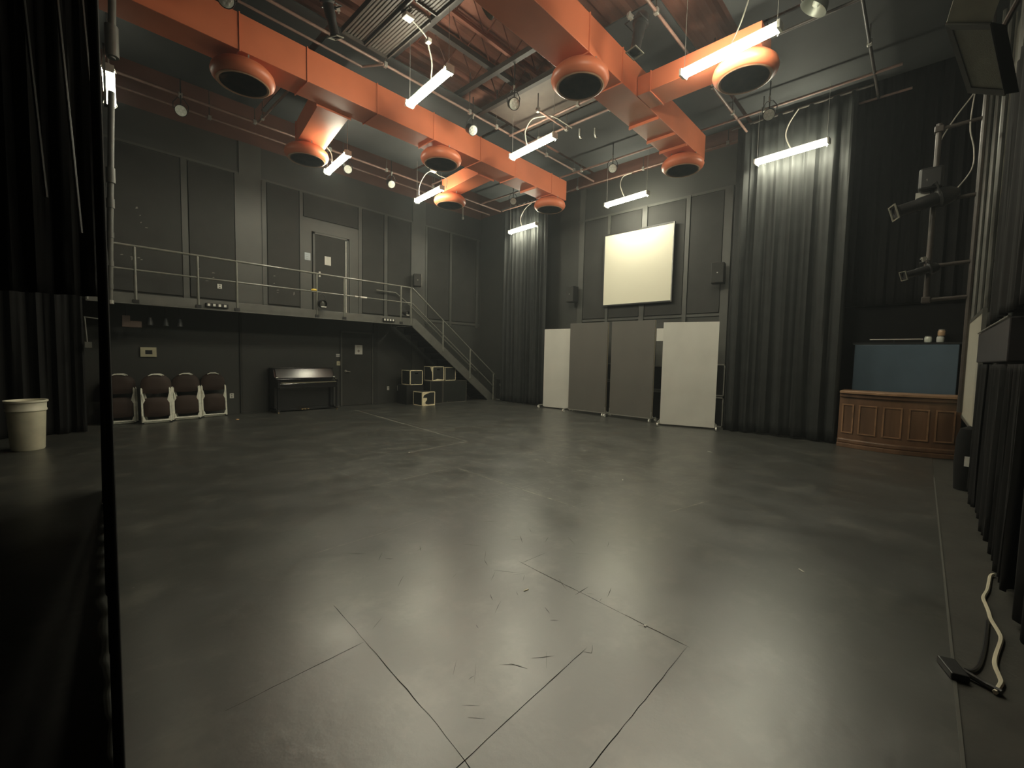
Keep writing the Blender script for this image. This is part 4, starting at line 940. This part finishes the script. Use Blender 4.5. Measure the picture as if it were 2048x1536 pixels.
for x, y, lb in CH:
    if c0 is None: c0 = chair((x, y, 0), 0, lb)
    else: dup(c0, (x, y, 0), (0, 0, 0), lb)
for k, (x, y) in enumerate(((0.945, 11.60), (1.49, 11.36), (2.02, 11.57))):
    q = dup(c0, (x, y, 0), (0, 0, 0), 'second folded chair stacked right behind the ' + ('leftmost', 'second', 'third')[k] + ' one, only its edge showing')

# ------------------------------------------------------------------ upright piano
pf = thing('upright_piano', 'glossy black upright piano against the wall beside the lower door', 'piano', (3.73, 11.86, 0))
W_ = 1.49
for s in (0, 1):
    x = 0.0 if s == 0 else W_ - 0.045
    build('side_panel', MB().prism([(0, 0.05), (-0.34, 0.05), (-0.34, 0.60), (-0.60, 0.62), (-0.62, 0.76), (-0.56, 0.80), (-0.36, 0.86), (-0.24, 1.08), (0, 1.08)], x, x + 0.045, 'x'), M_GLOSS, pf, bevel=0.006)
    build('toe', MB().box(x - 0.01, -0.58, 0.03, x + 0.055, -0.05, 0.07), M_GLOSS, pf, bevel=0.01)
    build('leg', MB().box(x + 0.0, -0.57, 0.07, x + 0.045, -0.52, 0.61), M_GLOSS, pf, bevel=0.008)
    for yy in (-0.55, -0.08):
        build('caster', MB().tube([(x + 0.012, yy, 0.016), (x + 0.034, yy, 0.016)], 0.016, n=12), M_BRASS, pf, smooth=True)
build('music_panel', MB().prism([(-0.40, 0.845), (-0.37, 0.845), (-0.235, 1.075), (-0.265, 1.075)], 0.045, W_ - 0.045, 'x'), mat('black_gloss_scuffed', (0.012, 0.012, 0.011), 0.2, var=0.3, scale=2, spec=1.0), pf)
build('lid', MB().box(-0.015, -0.27, 1.075, W_ + 0.015, 0, 1.10), M_GLOSS, pf, bevel=0.008)
build('fallboard', MB().prism([(-0.36, 0.845), (-0.36, 0.80), (-0.58, 0.745), (-0.61, 0.745), (-0.61, 0.765), (-0.58, 0.775)], 0.045, W_ - 0.045, 'x'), M_GLOSS, pf)
build('key_slip', MB().box(0.045, -0.61, 0.62, W_ - 0.045, -0.59, 0.72), M_GLOSS, pf, bevel=0.006)
build('key_bed', MB().box(0.045, -0.60, 0.60, W_ - 0.045, -0.30, 0.64), M_GLOSS, pf)
tag(build('lid_edge', MB().box(0.06, -0.623, 0.735, W_ - 0.06, -0.605, 0.752), mat('polished_lid_edge', (0.55, 0.50, 0.36), 0.2, metal=0.7), pf), 'bright polished edge of the closed key lid')
build('lower_panel', MB().box(0.045, -0.33, 0.10, W_ - 0.045, -0.30, 0.60), M_GLOSS, pf, bevel=0.005)
build('bottom_board', MB().box(0.0, -0.34, 0.03, W_, -0.02, 0.10), M_GLOSS, pf)
build('back', MB().box(0.045, -0.03, 0.10, W_ - 0.045, -0.01, 1.07), M_BLACK, pf)
for k in range(3):
    x = W_ / 2 - 0.09 + 0.075 * k - 0.04
    build('pedal', MB().tube([(x, -0.34, 0.075), (x, -0.42, 0.07), (x, -0.47, 0.055)], [0.012, 0.014, 0.024], n=10, flat=0.5), M_BRASS, pf, smooth=True)
build('music_rim', MB().box(0.045, -0.405, 0.835, W_ - 0.045, -0.39, 0.85), M_GLOSS, pf)
build('hinge_knob', MB().tube([(0.02, -0.40, 0.86), (0.07, -0.40, 0.86)], 0.014).tube([(W_ - 0.05, -0.40, 0.86), (W_ - 0.0, -0.40, 0.86)], 0.014), M_STEEL, pf)

# ------------------------------------------------------------------ crates
def crate(x0, y0, z0, w, d, h, label, m=M_WORN2, edge=0.010, hole=True, worn=0, em=M_RAWW):
    t = thing('wooden_crate', label, 'crate', (x0, y0, z0), 0, 'black painted wooden crates by the stairs')
    hw, hh = 0.055, 0.018
    if hole:     # front board with a hand slot
        zc = h * 0.78; xc = w / 2
        fr = MB().box(0, 0, 0, w, 0.018, zc - hh).box(0, 0, zc + hh, w, 0.018, h).box(0, 0, zc - hh, xc - hw, 0.018, zc + hh).box(xc + hw, 0, zc - hh, w, 0.018, zc + hh)
        build('front_board', fr, m, t)
    else: build('front_board', MB().box(0, 0, 0, w, 0.018, h), m, t)
    build('side_board', MB().box(0, 0.018, 0, 0.018, d, h), m, t); build('side_board', MB().box(w - 0.018, 0.018, 0, w, d, h), m, t)
    build('back_board', MB().box(0.018, d - 0.018, 0, w - 0.018, d, h), m, t)
    build('top_board', MB().box(0.018, 0.018, h - 0.018, w - 0.018, d - 0.018, h), m, t)
    if edge:
        e = edge * 1.4; k = 0.0015
        g = MB()
        for zz in (0, h - e): g.box(-k, -k, zz, w + k, 0.004, zz + e)
        for xx in (0, w - e): g.box(xx - k, -k, 0, xx + e + k, 0.004, h)
        g.box(-k, 0, h - e, 0.004, d, h + k).box(-k, 0, 0, 0.004, d, e).box(-k, d - e, 0, 0.004, d, h).box(-k, 0, 0, 0.004, e, h)
        build('worn_edge', g, em, t)
    if worn:
        g = MB(); y = -0.0022
        if worn == 1:     # big bare patches on the front of the low crate
            polys = [[(0, h), (0.30, h), (0.24, h - 0.04), (0.14, h - 0.06), (0.06, h - 0.10), (0.03, h - 0.17), (0, h - 0.17)], [(0, 0.24), (0.17, 0.23), (0.17, 0.17), (0.11, 0.11), (0.12, 0.05), (0.2, 0.03), (w, 0.04), (w, 0), (0, 0)]]
        else:
            polys = [[(0, 0.0), (w, 0.0), (w, 0.03), (0.30, 0.045), (0.18, 0.06), (0.10, 0.03), (0, 0.02)]]
            sp = MB().prism([(0.0, h), (0.13, h), (0.10, h - 0.06), (0.07, h - 0.13), (0.03, h - 0.17), (0.02, h - 0.25), (0, h - 0.25)], -0.0022, -0.001, 'x')
            build('side_patch', sp, M_RAWW, t)
        for p in polys: g.prism(p, y, -0.001)
        build('bare_patch', g, M_RAWW, t)
    return t
crate(7.40, 10.56, 0.0, 0.46, 0.46, 0.41, 'low front crate with big bare wood patches and worn edges', M_WORN2, 0.016, False, 1)
crate(7.34, 11.10, 0.585, 0.45, 0.45, 0.44, 'upper left crate with a hand slot and pale edges', M_WORN2, 0.014, True)
crate(7.24, 11.12, 0.0, 0.60, 0.5, 0.58, 'plain black crate underneath the upper left crate', M_BLACK, 0, False)
crate(8.03, 10.92, 0.70, 0.43, 0.45, 0.44, 'top middle crate with a hand slot and a torn bare corner', M_WORN2, 0.012, True, 2)
crate(8.50, 10.92, 0.70, 0.43, 0.45, 0.42, 'scuffed crate at the top right directly under the stair stringer', M_WORN2, 0.010, False)
crate(7.94, 10.90, 0.0, 0.46, 0.55, 0.69, 'tall black crate between the low front crate and the wide one', M_BLACK, 0.006, False, 0, mat('dim_edge', (0.12, 0.11, 0.09), 0.5))
crate(8.42, 10.90, 0.0, 0.96, 0.55, 0.69, 'wide black scuffed crate at the bottom right of the pile', M_WORN2, 0.006, False, 0, mat('dim_edge2', (0.16, 0.15, 0.12), 0.5))

# ------------------------------------------------------------------ waste bin
tr = thing('waste_bin', 'cream plastic waste bin with a rim in the dark on the left', 'waste bin', (-0.27, 9.42, 0))
build('body', MB().lathe([(0.0, 0.0), (0.165, 0.0), (0.175, 0.02), (0.20, 0.60), (0.20, 0.66), (0.19, 0.66), (0.165, 0.03), (0, 0.03)], n=36), M_TRASH, tr, smooth=True)
build('rim', MB().lathe([(0.203, 0.57), (0.212, 0.575), (0.212, 0.60), (0.205, 0.61), (0.207, 0.69), (0.225, 0.70), (0.225, 0.725), (0.20, 0.725), (0.19, 0.66)], n=36), mat('cream_rim', (0.62, 0.59, 0.47), 0.4), tr, smooth=True)

# ------------------------------------------------------------------ right side: boom, drapes, whiteboard, speaker, cable
rb = thing('boom_pipe', 'vertical boom pipe carrying two spotlights on the right side', 'boom pipe', (8.0, 0.02, 0))
build('pipe', MB().tube([(0, 0, 2.34), (0, 0, 4.62)], 0.03, n=12), M_PIPE, rb, smooth=True)
for z in (2.36, 2.80, 3.63, 4.55):
    build('arm', MB().tube([(0, 0, z), (0.02, -0.38, z + 0.02)], 0.024, n=10), M_PIPE, rb, smooth=True)
    build('clamp', MB().box(-0.04, -0.045, z - 0.04, 0.04, 0.045, z + 0.04), M_PIPE, rb, bevel=0.01)
tag(build('conduit', MB().tube([(8.02, -0.38, 0.9), (8.02, -0.38, 7.0)], 0.026), M_PIPE, smooth=True), 'tall dark pipe the boom arms are fixed to', 'pipe')
e1 = ellipsoidal((7.95, -0.02, 3.66), (7.6, 0.9, 3.35), 'large black profile spotlight in the middle of the right boom', 1.0)
e2 = ellipsoidal((7.97, 0.02, 2.76), (7.6, 0.6, 2.55), 'smaller black profile spotlight low on the right boom', 0.62)
t = thing('moving_light', 'dark boxy lamp head clamped above the large boom spotlight', 'stage lamp', (8.0, 0.06, 3.92))
build('head', MB().box(-0.12, -0.12, -0.14, 0.12, 0.12, 0.14), M_BLACK, t, bevel=0.03)
build('bracket', MB().box(-0.02, 0.0, -0.22, 0.02, 0.14, -0.14), M_STEEL, t)
cord([(8.0, 0.03, 4.15), (8.0, 0.0, 4.4), (8.0, -0.12, 4.65), (8.0, -0.3, 4.95), (8.0, -0.42, 5.25)], 'thin cable rising from the top of the right boom', M_CORDG, 0.008)
cord([(8.0, -0.28, 4.95), (8.0, -0.26, 4.5), (8.0, -0.31, 4.2), (8.0, -0.3, 3.95), (8.0, -0.15, 3.70)], 'thin looping cable beside the large boom spotlight', M_CORDG, 0.008)
# lit parts of the wall painted as paler strips; dark posts past the boom
for k, (x0, x1, z0, z1) in enumerate(((9.5, 10.3, 2.3, 6.2), (8.55, 9.1, 2.9, 6.0), (7.6, 8.2, 3.1, 5.6))):
    trim(MB().box(x0, YR, z0, x1, YR + 0.02, z1), M_LITWALL)
for x in (10.4, 9.3, 8.35, 7.0):
    tag(build('conduit', MB().tube([(x, YR + 0.06, 2.2), (x, YR + 0.06, 7.0)], 0.03), M_CATW, smooth=True), {10.4: 'pipe on the right wall nearest the far corner', 9.3: 'pipe on the right wall beyond the boom', 8.35: 'pipe on the right wall straight behind the boom', 7.0: 'pipe on the right wall on the camera side of the boom'}[x], 'pipe', 'pipes up the right wall')
wb = thing('whiteboard', 'narrow looking pale whiteboard on the right wall past the drapes', 'whiteboard', (0, 0, 0))
build('board_face', MB().box(7.78, -0.52, 0.72, 10.1, -0.50, 2.16), M_BOARD, wb)
build('frame', MB().box(7.74, -0.53, 0.68, 7.78, -0.49, 2.20).box(7.78, -0.53, 2.16, 10.1, -0.49, 2.20).box(7.78, -0.53, 0.68, 10.1, -0.49, 0.72), M_CATW, wb)
build('wall_mount', MB().box(8.2, YR + 0.001, 1.9, 8.3, -0.53, 2.0).box(9.6, YR + 0.001, 1.9, 9.7, -0.53, 2.0), M_BLACK, wb)
fl_ = thing('roll_of_cloth', 'black roll of cloth standing below the whiteboard', 'cloth roll', (7.58, -0.46, 0))
build('roll', MB().lathe([(0, 0.0), (0.10, 0.0), (0.115, 0.3), (0.11, 0.62), (0.08, 0.74), (0.0, 0.78)], n=20), M_DEEP, fl_, smooth=True)
tag(build('paper_tag', MB().box(-0.12, -0.03, 0.30, -0.116, 0.03, 0.42), M_PAPER, fl_), 'small pale tag')
tag(build('equipment_shelf', MB().box(5.0, -0.60, 1.54, 7.5, -0.46, 1.88), mat('dark_violet_grey', (0.045, 0.042, 0.045), 0.5), bevel=0.01), 'long dark grey box shelf on the right wall above the drapes', 'shelf')
tag(build('shelf_edge', MB().tube([(5.0, -0.455, 1.885), (7.5, -0.455, 1.885)], 0.008), M_STEEL), 'thin metal rod on the front edge of the long dark box shelf', 'rod')
for k, (a, b, lb) in enumerate(((6.55, 7.42, 'short black side drape farthest along the right wall'), (5.25, 6.40, 'black side drape second along the right wall'), (4.12, 5.10, 'black side drape behind the loop of pale cable'), (1.4, 4.0, 'black side drape nearest the camera on the right wall'))):
    curtain('side_drape', lb, ((b, -0.50, 0), (a, -0.48, 0)), 0.03 + 0.01 * k, 1.52 if k < 3 else 7.6, 5 + k, 0.028, m=M_DEEP, seed=20 + k)
curtain('side_drape', 'black drape hung above the long dark box shelf on the right', ((6.75, -0.50, 0), (4.1, -0.48, 0)), 1.93, 4.3, 9, 0.025, m=M_DEEP, seed=31)
# hung speaker
spk = thing('loudspeaker', 'large grey faced loudspeaker hanging at the upper right picture corner', 'speaker', (4.95, -0.18, 3.84))
Q = [Vector(p) for p in ((-0.25, 0.199, 0.23), (-0.25, -0.036, 0.12), (0.20, -0.17, -0.23), (0.20, 0.036, -0.13))]
back = Vector((0.42, -0.10, 0.16))
def slab(q, d0, d1):
    m_ = MB(); a = [m_.bm.verts.new(p + d0) for p in q]; b = [m_.bm.verts.new(p + d1) for p in q]
    m_.bm.faces.new(a); m_.bm.faces.new(list(reversed(b)))
    for k in range(4): m_.bm.faces.new([a[k], b[k], b[(k + 1) % 4], a[(k + 1) % 4]])
    return m_
nf = (Q[1] - Q[0]).cross(Q[3] - Q[0]).normalized()
if nf.x > 0: nf = -nf
cen = sum(Q, Vector()) / 4
build('cabinet', slab(Q, Vector((0, 0, 0)), back), M_DEEP, spk)
inner = [cen + (p - cen) * 0.84 + Vector((0, -0.012, 0)) for p in Q]
build('grille', slab(inner, nf * 0.004, nf * 0.012), M_SPKG, spk)
for k in range(4):
    a, b = Q[k], Q[(k + 1) % 4]; ai, bi = inner[k], inner[(k + 1) % 4]
    build('frame_bar', slab([a, b, bi, ai], nf * 0.002, nf * 0.022), M_CATW, spk)
vz = Vector((-0.24, -0.06, 0.19))
build('visor', slab([Q[0], Q[1], Q[1] + vz, Q[0] + vz], Vector((0, 0, 0)), Vector((0.012, 0, 0.012))), mat('grey_green_metal', (0.34, 0.34, 0.26), 0.45), spk)
build('bracket', MB().tube([(0.2, -0.05, 0.1), (0.25, -0.2, 0.5), (0.3, -0.42, 0.7)], 0.02), M_PIPE, spk)
# cable and socket box on the floor
pc = [(4.593, -0.46), (4.548, -0.44), (4.386, -0.42), (4.237, -0.402), (4.079, -0.373), (3.961, -0.376), (3.874, -0.38), (3.748, -0.382), (3.6, -0.399), (3.508, -0.399), (3.304, -0.364), (3.188, -0.351), (3.076, -0.358), (3.032, -0.358), (2.973, -0.344), (2.92, -0.329)]
o = cord([(x, y, 0.0105) for x, y in pc], 'pale ivory cable winding on the floor at the lower right', M_CORDW, 0.010); o['group'] = 'floor cables'
o = cord([(3.73, -0.365, 0.008), (3.38, -0.33, 0.008), (3.13, -0.292, 0.008), (3.04, -0.257, 0.008), (3.03, -0.235, 0.012)], 'black cable leading to the dark socket box on the floor', M_BLACK, 0.009); o['group'] = 'floor cables'
sb = thing('socket_box', 'flat dark socket box lying at the floor edge with a short black lead', 'socket box', (2.985, -0.195, 0), 0.35)
build('box', MB().box(-0.07, -0.035, 0.001, 0.07, 0.035, 0.035), M_BLACK, sb, bevel=0.006)
build('lead', MB().tube([(0.0, -0.035, 0.02), (-0.06, -0.09, 0.012), (-0.10, -0.13, 0.012)], 0.014), M_BLACK, sb)
# scraps on the floor
def scrap(x, y, w, h, rz, m, label, name='paper_scrap', cat='scrap'):
    o = build(name, MB().prism([(-w, -h), (w, -h * 0.7), (w * 0.9, h), (-w * 0.8, h * 0.8)], 0.001, 0.004, 'z'), m)
    o.location = (x, y, 0); o.rotation_euler = (0, 0, rz); return tag(o, label, cat, 'scraps lying on the stage floor')
scrap(2.05, 1.77, 0.020, 0.004, -0.2, M_CREAM, 'thin pale stick lying in the middle foreground of the floor')
scrap(2.25, 1.05, 0.010, 0.007, 0.3, M_PAPER, 'tiny white scrap on the dark floor joint at the lower right centre')
scrap(3.72, 5.64, 0.016, 0.01, 0.4, M_PAPER, 'tiny white scrap at the end of a pale floor line')
scrap(2.76, 10.83, 0.045, 0.03, 0.9, M_ORANGEP, 'small orange paper scrap on the floor right of the folded chairs')
scrap(3.67, 0.55, 0.025, 0.006, 0.8, M_PAPER, 'thin white scrap on the right part of the floor')
scrap(7.39, 2.46, 0.04, 0.008, 1.4, M_PAPER, 'white scrap on the floor in front of the tall curtain')
scrap(4.82, 2.62, 0.02, 0.006, 0.4, M_PAPER, 'tiny white scrap right of the floor centre')
